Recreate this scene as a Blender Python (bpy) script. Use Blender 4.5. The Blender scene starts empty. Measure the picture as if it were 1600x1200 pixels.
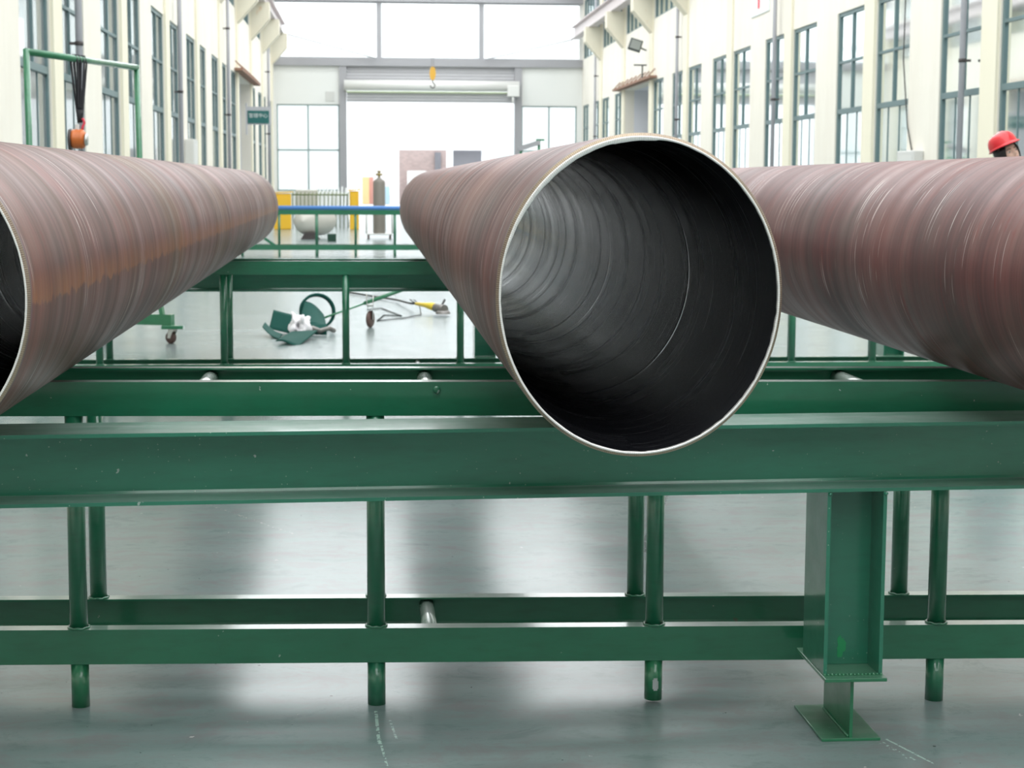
import bpy, bmesh, math, random
from mathutils import Vector, Matrix, noise
random.seed(7)
PI = math.pi
sc = bpy.context.scene
col = sc.collection

# ------------------------------------------------------------------ camera
cam_d = bpy.data.cameras.new('camera')
cam = bpy.data.objects.new('camera', cam_d); col.objects.link(cam)
cam_d.sensor_width = 36.0
cam_d.lens = 36.0 * 2700.0 / 1600.0
cam_d.clip_start = 0.05; cam_d.clip_end = 600
R_ = Vector((0.99673304, -0.08066879, 0.00397319))
U_ = Vector((0.00538855, 0.11550304, 0.99329251))
F_ = Vector((0.08058662, 0.99002606, -0.11556038))
m4 = Matrix(((R_.x, U_.x, -F_.x, 0.0), (R_.y, U_.y, -F_.y, 0.0), (R_.z, U_.z, -F_.z, 1.35), (0, 0, 0, 1)))
cam.matrix_world = m4
cam_d.dof.use_dof = True
cam_d.dof.focus_distance = 3.5
cam_d.dof.aperture_fstop = 13.0
sc.camera = cam

# ------------------------------------------------------------------ colour management
vs = sc.view_settings
sc.display_settings.display_device = 'sRGB'
vs.view_transform = 'Standard'; vs.look = 'None'; vs.gamma = 1.0; vs.use_curve_mapping = False
vs.exposure = 0.42

# ------------------------------------------------------------------ overcast sky
world = bpy.data.worlds.new('overcast_sky'); sc.world = world; world.use_nodes = True
wn = world.node_tree.nodes; wl = world.node_tree.links
bg = wn['Background']; bg.inputs['Color'].default_value = (0.93, 0.97, 1.0, 1); bg.inputs['Strength'].default_value = 2.6

XR, XL, YE, ZT = 9.7, -4.385, 80.0, 10.6        # right wall, left wall, end wall, roof


def area(name, loc, rot, sx, sy, power, color=(1, 1, 1)):
    l = bpy.data.lights.new(name, 'AREA'); l.shape = 'RECTANGLE'; l.size = sx; l.size_y = sy
    l.energy = power; l.color = color
    o = bpy.data.objects.new(name, l); col.objects.link(o); o.location = loc; o.rotation_euler = rot
    return o


# daylight falling through the translucent roof between the purlins
area('rooflight_daylight', (2.65, 31.5, 10.56), (0, 0, 0), 12.6, 96, 13000, (0.965, 0.99, 1.0))

# ------------------------------------------------------------------ materials
MATS = {}


def mat(name, color, rough=0.5, metal=0.0, spec=0.5, coat=0.0, emit=None, estr=0.0):
    m = bpy.data.materials.new(name); m.use_nodes = True
    b = m.node_tree.nodes['Principled BSDF']
    b.inputs['Base Color'].default_value = (*color, 1)
    b.inputs['Roughness'].default_value = rough
    b.inputs['Metallic'].default_value = metal
    b.inputs['Specular IOR Level'].default_value = spec
    b.inputs['Coat Weight'].default_value = coat
    if emit:
        b.inputs['Emission Color'].default_value = (*emit, 1); b.inputs['Emission Strength'].default_value = estr
    MATS[name] = m
    return m


class NT:
    """small helper around a node tree"""
    def __init__(self, m):
        self.m = m; self.n = m.node_tree.nodes; self.l = m.node_tree.links; self.b = self.n['Principled BSDF']

    def node(self, t, **kw):
        x = self.n.new(t)
        for k, v in kw.items(): setattr(x, k, v)
        return x

    def link(self, a, b): self.l.new(a, b)

    def coord(self, kind='Object'):
        return self.node('ShaderNodeTexCoord').outputs[kind]

    def pos(self):
        return self.node('ShaderNodeNewGeometry').outputs['Position']

    def mapping(self, src, scale=(1, 1, 1), loc=(0, 0, 0), rot=(0, 0, 0)):
        x = self.node('ShaderNodeMapping'); self.link(src, x.inputs['Vector'])
        x.inputs['Scale'].default_value = scale; x.inputs['Location'].default_value = loc; x.inputs['Rotation'].default_value = rot
        return x.outputs[0]

    def noise(self, src, scale=5, detail=4, rough=0.5, dist=0.0):
        x = self.node('ShaderNodeTexNoise'); self.link(src, x.inputs['Vector'])
        x.inputs['Scale'].default_value = scale; x.inputs['Detail'].default_value = detail
        x.inputs['Roughness'].default_value = rough; x.inputs['Distortion'].default_value = dist
        return x.outputs['Fac']

    def ramp(self, src, stops):
        x = self.node('ShaderNodeValToRGB'); self.link(src, x.inputs[0])
        cr = x.color_ramp
        while len(cr.elements) > 1: cr.elements.remove(cr.elements[-1])
        cr.elements[0].position = stops[0][0]; cr.elements[0].color = (*stops[0][1], 1) if not isinstance(stops[0][1], (int, float)) else (stops[0][1],) * 3 + (1,)
        for p, c in stops[1:]:
            e = cr.elements.new(p); e.color = (*c, 1) if not isinstance(c, (int, float)) else (c, c, c, 1)
        return x.outputs[0]

    def mix(self, f, a, b, blend='MIX'):
        x = self.node('ShaderNodeMix'); x.data_type = 'RGBA'; x.blend_type = blend
        for s, i in ((f, 0), (a, 6), (b, 7)):
            if isinstance(s, (int, float)): x.inputs[i].default_value = s if i == 0 else (s, s, s, 1)
            elif isinstance(s, tuple): x.inputs[i].default_value = (*s, 1)
            else: self.link(s, x.inputs[i])
        return x.outputs[2]

    def math(self, op, a, b=0.0, c=None, clamp=False):
        x = self.node('ShaderNodeMath', operation=op); x.use_clamp = clamp
        for s, i in ((a, 0), (b, 1)) + (((c, 2),) if c is not None else ()):
            if isinstance(s, (int, float)): x.inputs[i].default_value = s
            else: self.link(s, x.inputs[i])
        return x.outputs[0]

    def sep(self, v):
        x = self.node('ShaderNodeSeparateXYZ'); self.link(v, x.inputs[0]); return x.outputs

    def comb(self, x_, y_, z_=0.0):
        x = self.node('ShaderNodeCombineXYZ')
        for s, i in ((x_, 0), (y_, 1), (z_, 2)):
            if isinstance(s, (int, float)): x.inputs[i].default_value = s
            else: self.link(s, x.inputs[i])
        return x.outputs[0]

    def bump(self, h, strength=0.3, dist=0.01):
        x = self.node('ShaderNodeBump'); self.link(h, x.inputs['Height'])
        x.inputs['Strength'].default_value = strength; x.inputs['Distance'].default_value = dist
        self.link(x.outputs[0], self.b.inputs['Normal'])

    def base(self, c): self.link(c, self.b.inputs['Base Color'])
    def rough(self, c): self.link(c, self.b.inputs['Roughness'])


def green_paint(name, c1, c2, rough=0.38, dust_sheen=1.0, lump=0.25, drops=0.0):
    m = mat(name, c1, rough, 0, 0.5); t = NT(m)
    p = t.pos()
    n1 = t.noise(p, 3.0, 5, 0.6); base = t.mix(t.ramp(n1, [(0.3, 0.0), (0.75, 1.0)]), c1, c2)
    n2 = t.noise(t.mapping(p, (2, 2, 9)), 6, 4, 0.6)
    base = t.mix(t.ramp(n2, [(0.45, 0.0), (0.8, 0.35)]), base, tuple(x * 0.55 for x in c1))
    # rust and bare specks
    n3 = t.noise(p, 38, 3, 0.6)
    base = t.mix(t.ramp(n3, [(0.735, 0.0), (0.75, 0.8)]), base, (0.42, 0.5, 0.46))
    n4 = t.noise(t.mapping(p, (1, 1, 1), (4, 3, 9)), 11, 5, 0.7)
    base = t.mix(t.ramp(n4, [(0.70, 0.0), (0.76, 0.6)]), base, (0.10, 0.055, 0.035))
    if drops:
        vo = t.node('ShaderNodeTexVoronoi'); t.link(p, vo.inputs['Vector']); vo.inputs['Scale'].default_value = 85
        gate = t.ramp(t.noise(t.mapping(p, (1, 1, 1), (2, 8, 1)), 5, 3, 0.6), [(0.42, 0.0), (0.62, 1.0)])
        wn_ = t.node('ShaderNodeSeparateColor'); t.link(vo.outputs['Color'], wn_.inputs[0])
        k = t.math('MULTIPLY', t.math('MULTIPLY', t.math('LESS_THAN', vo.outputs['Distance'], 0.13), t.math('GREATER_THAN', wn_.outputs[0], 0.72)), gate)
        base = t.mix(t.math('MULTIPLY', k, drops), base, (0.35, 0.52, 0.42))
    # upward faces paled: grazing reflection put into the colour, over dusty wear
    nz = t.sep(t.node('ShaderNodeNewGeometry').outputs['Normal'])[2]
    dn = t.noise(t.mapping(p, (1.5, 9, 1)), 2.2, 4, 0.6)
    base = t.mix(t.math('MULTIPLY', t.ramp(nz, [(0.80, 0.0), (0.97, 1.0)]), t.ramp(dn, [(0.3, 0.30 * dust_sheen), (0.7, 0.75 * dust_sheen)])), base, (0.36, 0.40, 0.385))
    t.base(base)
    h = t.noise(p, 70, 4, 0.6)
    t.bump(h, lump * 0.45, 0.002)
    m.node_tree.nodes['Principled BSDF'].inputs['Coat Weight'].default_value = 1.0
    m.node_tree.nodes['Principled BSDF'].inputs['Coat Roughness'].default_value = 0.12
    r = t.ramp(t.noise(p, 9, 4), [(0.3, rough - 0.08), (0.7, rough + 0.12)]); t.rough(r)
    return m


green_paint('green_rack_paint', (0.010, 0.138, 0.066), (0.014, 0.182, 0.092), 0.36)
green_paint('green_beam_paint', (0.013, 0.168, 0.096), (0.017, 0.202, 0.118), 0.36, lump=0.35, drops=0.7)
green_paint('green_fresh_paint', (0.012, 0.16, 0.068), (0.018, 0.215, 0.09), 0.4, lump=0.5, dust_sheen=0.35)
green_paint('toplit_tube_paint', (0.28, 0.38, 0.32), (0.36, 0.46, 0.40), 0.3)  # grey green cross tubes, paled to paint in the light from above


def pipe_material(name, seed, ca, cb, cc, band=None):
    m = mat(name, ca, 0.5, 0.0, 0.22); t = NT(m)
    uv = t.coord('UV'); s = t.sep(uv)
    u, v = s[0], s[1]
    # helical mill lines: advance along the length with the angle
    vh = t.math('ADD', v, t.math('MULTIPLY', u, 0.16))
    hel = t.comb(t.math('ADD', t.math('MULTIPLY', u, 1.0), seed), vh, seed * 2.0)
    big = t.noise(t.mapping(hel, (0.7, 1.6, 1)), 1.0, 3, 0.6)
    mid = t.noise(t.mapping(hel, (0.55, 9.0, 1)), 1.0, 4, 0.6)
    fine = t.noise(t.mapping(hel, (1.3, 75.0, 1)), 1.0, 4, 0.65)
    hair = t.noise(t.mapping(hel, (3.5, 260.0, 1)), 1.0, 2, 0.5)
    c = t.mix(t.ramp(mid, [(0.32, 0.0), (0.68, 1.0)]), ca, cb)
    c = t.mix(t.ramp(big, [(0.48, 0.0), (0.68, 0.75)]), c, cc)
    c = t.mix(t.ramp(fine, [(0.42, 0.0), (0.72, 0.45)]), c, tuple(min(1, x * 1.6) for x in ca))
    c = t.mix(t.ramp(fine, [(0.22, 0.6), (0.42, 0.0)]), c, tuple(x * 0.4 for x in ca))
    bl = t.noise(t.mapping(uv, (2.2, 2.4, 1), (seed, seed, 0)), 1.0, 6, 0.72, 0.6)
    c = t.mix(t.ramp(bl, [(0.36, 0.55), (0.5, 0.0)]), c, (0.072, 0.058, 0.055))
    c = t.mix(t.ramp(bl, [(0.54, 0.0), (0.66, 0.5)]), c, (0.235, 0.075, 0.062))
    # red oxide flecks and pale chalky scrapes
    fl = t.noise(t.mapping(hel, (9, 30, 1)), 1.0, 5, 0.7)
    c = t.mix(t.ramp(fl, [(0.60, 0.0), (0.68, 0.65)]), c, (0.20, 0.035, 0.03))
    scr = t.noise(t.mapping(hel, (7.0, 130, 1), (3, 7, 1)), 1.0, 2, 0.5)
    gate = t.noise(t.mapping(hel, (6.0, 3.0, 1), (1, 2, 5)), 1.0, 2, 0.5)
    k = t.math('MULTIPLY', t.ramp(scr, [(0.64, 0.0), (0.67, 1.0)]), t.ramp(gate, [(0.48, 0.0), (0.58, 0.85)]))
    c = t.mix(k, c, (0.62, 0.55, 0.52))
    rr = t.ramp(mid, [(0.3, 0.36), (0.7, 0.55)])
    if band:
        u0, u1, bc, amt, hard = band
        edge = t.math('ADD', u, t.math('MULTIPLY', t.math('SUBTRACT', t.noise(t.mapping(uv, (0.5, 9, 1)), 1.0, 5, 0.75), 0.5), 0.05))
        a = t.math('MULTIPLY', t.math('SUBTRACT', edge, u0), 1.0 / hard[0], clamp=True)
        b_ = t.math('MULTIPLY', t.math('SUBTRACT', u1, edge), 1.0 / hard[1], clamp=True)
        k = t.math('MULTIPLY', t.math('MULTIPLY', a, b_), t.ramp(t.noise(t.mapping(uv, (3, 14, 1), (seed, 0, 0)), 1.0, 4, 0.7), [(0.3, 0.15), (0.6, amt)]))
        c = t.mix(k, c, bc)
    # heat tinted band next to the cut end
    e = t.ramp(t.math('ADD', v, t.math('MULTIPLY', t.noise(t.mapping(uv, (9, 3, 1)), 1.0, 3), 0.01)), [(0.012, 0.7), (0.035, 0.0)])
    c = t.mix(e, c, (0.16, 0.15, 0.165))
    t.base(c); t.rough(rr)
    hgt = t.math('ADD', t.math('MULTIPLY', fine, 0.6), t.math('MULTIPLY', hair, 0.5))
    t.bump(hgt, 0.35, 0.0012)
    return m


pipe_material('oxide_pipe_centre', 1.7, (0.158, 0.060, 0.054), (0.085, 0.046, 0.050), (0.25, 0.105, 0.08))
pipe_material('oxide_pipe_left', 5.3, (0.150, 0.060, 0.050), (0.082, 0.048, 0.041), (0.150, 0.088, 0.042),
              band=(-0.01, 0.025, (0.30, 0.125, 0.055), 0.8, (0.003, 0.03)))
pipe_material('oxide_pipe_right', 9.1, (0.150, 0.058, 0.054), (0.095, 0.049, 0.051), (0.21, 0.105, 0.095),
              band=(0.785, 0.865, (0.30, 0.20, 0.185), 0.75, (0.02, 0.006)))  # pale band is a window reflection painted into the pipe colour

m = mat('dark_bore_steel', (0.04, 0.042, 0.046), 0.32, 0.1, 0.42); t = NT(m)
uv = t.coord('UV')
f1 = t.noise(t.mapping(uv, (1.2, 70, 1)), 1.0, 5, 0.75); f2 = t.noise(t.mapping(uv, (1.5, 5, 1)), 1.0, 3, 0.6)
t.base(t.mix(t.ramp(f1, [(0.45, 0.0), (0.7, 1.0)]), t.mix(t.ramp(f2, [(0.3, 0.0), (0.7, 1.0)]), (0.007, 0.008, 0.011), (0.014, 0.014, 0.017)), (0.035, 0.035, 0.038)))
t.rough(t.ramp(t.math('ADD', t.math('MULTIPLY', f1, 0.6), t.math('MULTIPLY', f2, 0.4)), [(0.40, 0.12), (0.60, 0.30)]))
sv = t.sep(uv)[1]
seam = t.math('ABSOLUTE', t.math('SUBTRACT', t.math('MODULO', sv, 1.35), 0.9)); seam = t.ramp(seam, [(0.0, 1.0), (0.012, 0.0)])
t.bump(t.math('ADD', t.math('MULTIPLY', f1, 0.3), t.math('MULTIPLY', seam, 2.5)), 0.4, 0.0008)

m = mat('bright_cut_steel', (0.92, 0.90, 0.88), 0.3, 0.55); t = NT(m)
uv = t.coord('UV'); wv = t.node('ShaderNodeTexWave'); t.link(uv, wv.inputs[0]); wv.inputs['Scale'].default_value = 150; wv.bands_direction = 'X'; wv.inputs['Distortion'].default_value = 1.0
t.bump(wv.outputs['Fac'], 0.25, 0.001)
t.base(t.mix(t.ramp(wv.outputs['Fac'], [(0.1, 0.25), (0.4, 0.0)]), (0.93, 0.91, 0.89), (0.5, 0.46, 0.42)))
m = mat('scorched_bevel_steel', (0.28, 0.21, 0.15), 0.36, 0.6); t = NT(m)
uv = t.coord('UV'); wv = t.node('ShaderNodeTexWave'); t.link(uv, wv.inputs[0]); wv.inputs['Scale'].default_value = 150; wv.bands_direction = 'X'; wv.inputs['Distortion'].default_value = 2.0
n = t.noise(t.mapping(uv, (5, 60, 1)), 1.0, 5, 0.7)
c = t.mix(t.ramp(n, [(0.35, 0.0), (0.65, 1.0)]), (0.16, 0.12, 0.10), (0.46, 0.36, 0.25))
t.base(t.mix(t.ramp(wv.outputs['Fac'], [(0.6, 0.0), (0.95, 0.35)]), c, (0.6, 0.52, 0.42)))
t.bump(wv.outputs['Fac'], 0.3, 0.001)

# floor: worn grey green epoxy
m = mat('epoxy_floor', (0.30, 0.34, 0.33), 0.25, 0, 0.5); t = NT(m)
p = t.pos()
a = t.noise(t.mapping(p, (0.6, 2.2, 1)), 0.9, 5, 0.6)
b_ = t.noise(t.mapping(p, (1.2, 7, 1)), 1.6, 5, 0.65)
c = t.mix(t.ramp(a, [(0.3, 0.0), (0.7, 1.0)]), (0.165, 0.230, 0.225), (0.215, 0.275, 0.270))
c = t.mix(t.ramp(b_, [(0.45, 0.0), (0.8, 0.5)]), c, (0.19, 0.175, 0.185))
st_ = t.noise(t.mapping(p, (2.2, 3.0, 1), (7, 1, 0)), 2.2, 7, 0.75, 0.4); c = t.mix(t.ramp(st_, [(0.50, 0.0), (0.62, 0.4)]), c, (0.20, 0.165, 0.175)); c = t.mix(t.ramp(st_, [(0.36, 0.35), (0.46, 0.0)]), c, (0.085, 0.135, 0.13))
sp = t.noise(p, 24, 3, 0.6); c = t.mix(t.ramp(sp, [(0.735, 0.0), (0.755, 0.8)]), c, (0.62, 0.60, 0.58))
sp2 = t.noise(t.mapping(p, (1, 1, 1), (5, 5, 5)), 33, 2, 0.5); c = t.mix(t.ramp(sp2, [(0.765, 0.0), (0.78, 0.9)]), c, (0.03, 0.03, 0.03))


def scratch(x0, y0, x1, y1, w, colr, c, thr=0.5, scale=60):
    L = math.hypot(x1 - x0, y1 - y0); ang = math.atan2(y1 - y0, x1 - x0)
    mp = t.node('ShaderNodeMapping', vector_type='TEXTURE'); t.link(p, mp.inputs['Vector'])
    mp.inputs['Location'].default_value = (x0, y0, 0); mp.inputs['Rotation'].default_value = (0, 0, ang)
    s = t.sep(mp.outputs[0])
    nz = t.noise(p, scale, 3, 0.6)
    wob = t.math('ADD', s[1], t.math('MULTIPLY', t.math('SUBTRACT', nz, 0.5), w * 2))
    k = t.math('LESS_THAN', t.math('ABSOLUTE', wob), w)
    k = t.math('MULTIPLY', k, t.math('GREATER_THAN', s[0], 0.0)); k = t.math('MULTIPLY', k, t.math('LESS_THAN', s[0], L))
    k = t.math('MULTIPLY', k, t.math('GREATER_THAN', nz, thr))
    return t.mix(t.math('MULTIPLY', k, 0.75), c, colr)


G_ = (0.45, 0.62, 0.55)
c = scratch(0.005, 4.33, 0.012, 4.06, 0.004, G_, c, 0.46)
c = scratch(0.012, 4.12, 0.03, 3.9, 0.003, G_, c, 0.48)
c = scratch(0.04, 4.25, 0.055, 4.10, 0.003, G_, c, 0.5)
c = scratch(1.25, 4.02, 1.31, 3.83, 0.003, G_, c, 0.45)
c = scratch(1.23, 4.00, 1.27, 3.86, 0.008, G_, c, 0.56)
c = scratch(0.99, 6.2, 1.28, 7.4, 0.016, (0.07, 0.09, 0.09), c, 0.42, 30)
c = scratch(-0.9, 7.6, -0.3, 6.6, 0.006, (0.5, 0.48, 0.46), c, 0.57)
t.base(c)
t.rough(t.ramp(a, [(0.3, 0.18), (0.7, 0.25)]))
t.bump(t.noise(t.mapping(p, (1, 2.5, 1)), 5, 3, 0.5), 0.02, 0.01)

m = mat('wall_plaster', (0.80, 0.76, 0.66), 0.8); t = NT(m)
p = t.pos(); a = t.noise(t.mapping(p, (1, 1.4, 0.35)), 0.9, 5, 0.65)
t.base(t.mix(t.ramp(a, [(0.35, 0.0), (0.75, 1.0)]), (0.85, 0.81, 0.73), (0.78, 0.73, 0.645)))
mat('back_wall_paint', (0.25, 0.26, 0.26), 0.8)
mat('purlin_grey', (0.22, 0.22, 0.23), 0.6)
mat('touch_up_green', (0.02, 0.30, 0.11), 0.35)
mat('bare_patch', (0.42, 0.46, 0.46), 0.5)
mat('column_paint', (0.84, 0.79, 0.64), 0.75)
m = mat('corbel_paint', (0.74, 0.69, 0.56), 0.75); t = NT(m)
a = t.noise(t.mapping(t.pos(), (1, 1, 0.4)), 1.1, 4, 0.7); t.base(t.mix(t.ramp(a, [(0.64, 0.0), (0.72, 0.7)]), (0.74, 0.69, 0.56), (0.62, 0.40, 0.22)))
mat('white_panel', (0.78, 0.79, 0.77), 0.5)
m = mat('grey_sheet', (0.46, 0.46, 0.48), 0.45); t = NT(m)
wv = t.node('ShaderNodeTexWave'); t.link(t.pos(), wv.inputs[0]); wv.bands_direction = 'Z'; wv.inputs['Scale'].default_value = 2.2; t.bump(wv.outputs['Fac'], 0.6, 0.03)
mat('steel_grey', (0.36, 0.36, 0.38), 0.5, 0.2)
mat('crane_girder_paint', (0.60, 0.54, 0.54), 0.5)
mat('shutter_box', (0.74, 0.74, 0.72), 0.45)
mat('pale_green_strip', (0.62, 0.72, 0.45), 0.5)
mat('teal_frame', (0.12, 0.19, 0.20), 0.45)
mat('teal_frame_light', (0.22, 0.31, 0.30), 0.45)
mat('black_rubber', (0.02, 0.02, 0.022), 0.6)
mat('wheel_brown', (0.12, 0.07, 0.06), 0.5)
mat('zinc', (0.62, 0.62, 0.60), 0.35, 0.8)
mat('black_webbing', (0.025, 0.025, 0.03), 0.8)
mat('hoist_orange', (0.62, 0.16, 0.035), 0.4)
mat('hoist_white', (0.8, 0.8, 0.8), 0.4)
mat('hoist_dark', (0.06, 0.05, 0.05), 0.5)
mat('hook_yellow', (0.75, 0.42, 0.06), 0.45)
mat('safety_yellow', (0.85, 0.50, 0.03), 0.45)
mat('blue_paint', (0.09, 0.25, 0.62), 0.35)
mat('sign_green', (0.02, 0.15, 0.14), 0.5)
mat('sign_white', (0.8, 0.85, 0.85), 0.5)
mat('sign_grey', (0.55, 0.55, 0.58), 0.5)
mat('rust_brown', (0.30, 0.17, 0.12), 0.8)
mat('drain_grey', (0.42, 0.42, 0.46), 0.45)
mat('lamp_black', (0.07, 0.08, 0.08), 0.4)
mat('lamp_glass', (0.25, 0.27, 0.26), 0.15)
mat('banner_red', (0.75, 0.06, 0.10), 0.6)
mat('box_grey', (0.62, 0.62, 0.60), 0.5)
mat('cylinder_grey', (0.21, 0.19, 0.165), 0.5)
mat('brass', (0.35, 0.28, 0.12), 0.35, 0.8)
mat('cart_white', (0.66, 0.66, 0.64), 0.5)
mat('tank_grey', (0.60, 0.58, 0.53), 0.42, 0.2)
mat('chair_white', (0.85, 0.87, 0.88), 0.5)
mat('mesh_olive', (0.16, 0.20, 0.09), 0.6)
mat('dark_green_box', (0.008, 0.05, 0.03), 0.5)
mat('cloth_white', (0.80, 0.78, 0.80), 0.9)
mat('teal_canvas', (0.008, 0.068, 0.055), 0.7, 0, 0.15)
mat('cable_black', (0.03, 0.03, 0.03), 0.5)
mat('grinder_yellow', (0.80, 0.58, 0.05), 0.4)
mat('grinder_steel', (0.22, 0.21, 0.20), 0.4, 0.6)
mat('skin', (0.78, 0.50, 0.40), 0.5)
mat('hair', (0.018, 0.013, 0.012), 0.5)
m = mat('helmet_red', (0.72, 0.02, 0.03), 0.25, coat=0.3)
mat('work_blue', (0.06, 0.09, 0.17), 0.8)
mat('shoe_black', (0.02, 0.02, 0.02), 0.5)
mat('eye_dark', (0.02, 0.015, 0.015), 0.2)
mat('eye_white', (0.75, 0.72, 0.7), 0.3)
mat('lip', (0.45, 0.16, 0.14), 0.5)
m = mat('brick_pink', (0.42, 0.30, 0.27), 0.9); t = NT(m)
br = t.node('ShaderNodeTexBrick'); mp = t.mapping(t.pos(), (1, 1, 1), (0, 0, 0), (PI / 2, 0, 0)); t.link(mp, br.inputs['Vector'])
br.inputs['Scale'].default_value = 2.0; br.inputs['Color1'].default_value = (0.5, 0.38, 0.36, 1); br.inputs['Color2'].default_value = (0.42, 0.33, 0.31, 1); br.inputs['Mortar'].default_value = (0.4, 0.35, 0.33, 1); t.base(br.outputs[0])
mat('facade_white', (0.86, 0.87, 0.88), 0.7)
mat('facade_shutter', (0.20, 0.20, 0.22), 0.6)
mat('facade_teal', (0.55, 0.78, 0.80), 0.5)
mat('yard_concrete', (0.55, 0.55, 0.54), 0.8)
mat('neighbour_wall', (0.55, 0.53, 0.49), 0.8)
mat('neighbour_wall_left', (0.40, 0.41, 0.44), 0.8)
mat('alcove_grey', (0.74, 0.74, 0.78), 0.7)
mat('roof_sheet', (0.50, 0.50, 0.50), 0.6)
mat('crate_orange', (0.75, 0.5, 0.25), 0.6); mat('crate_red', (0.6, 0.32, 0.28), 0.6); mat('crate_blue', (0.42, 0.6, 0.7), 0.6)  # paled: distant haze put into the crate colours
mat('foliage', (0.10, 0.14, 0.08), 0.8)

m = bpy.data.materials.new('dusty_glass'); m.use_nodes = True; MATS['dusty_glass'] = m
ns = m.node_tree.nodes; ls = m.node_tree.links; ns.clear()
out = ns.new('ShaderNodeOutputMaterial'); tr = ns.new('ShaderNodeBsdfTransparent'); gl = ns.new('ShaderNodeBsdfGlossy'); df = ns.new('ShaderNodeBsdfTranslucent')
gl.inputs['Roughness'].default_value = 0.05; gl.inputs['Color'].default_value = (0.9, 0.95, 0.95, 1); tr.inputs['Color'].default_value = (0.88, 0.93, 0.92, 1)
df.inputs['Color'].default_value = (0.58, 0.58, 0.57, 1)
m1 = ns.new('ShaderNodeMixShader'); m1.inputs[0].default_value = 0.6; m2 = ns.new('ShaderNodeMixShader'); fr = ns.new('ShaderNodeFresnel'); fr.inputs[0].default_value = 1.35
ls.new(tr.outputs[0], m1.inputs[1]); ls.new(df.outputs[0], m1.inputs[2]); ls.new(fr.outputs[0], m2.inputs[0]); ls.new(m1.outputs[0], m2.inputs[1]); ls.new(gl.outputs[0], m2.inputs[2]); ls.new(m2.outputs[0], out.inputs[0])
m = mat('rooflight_sheet', (0.85, 0.86, 0.84), 0.5)


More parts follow.
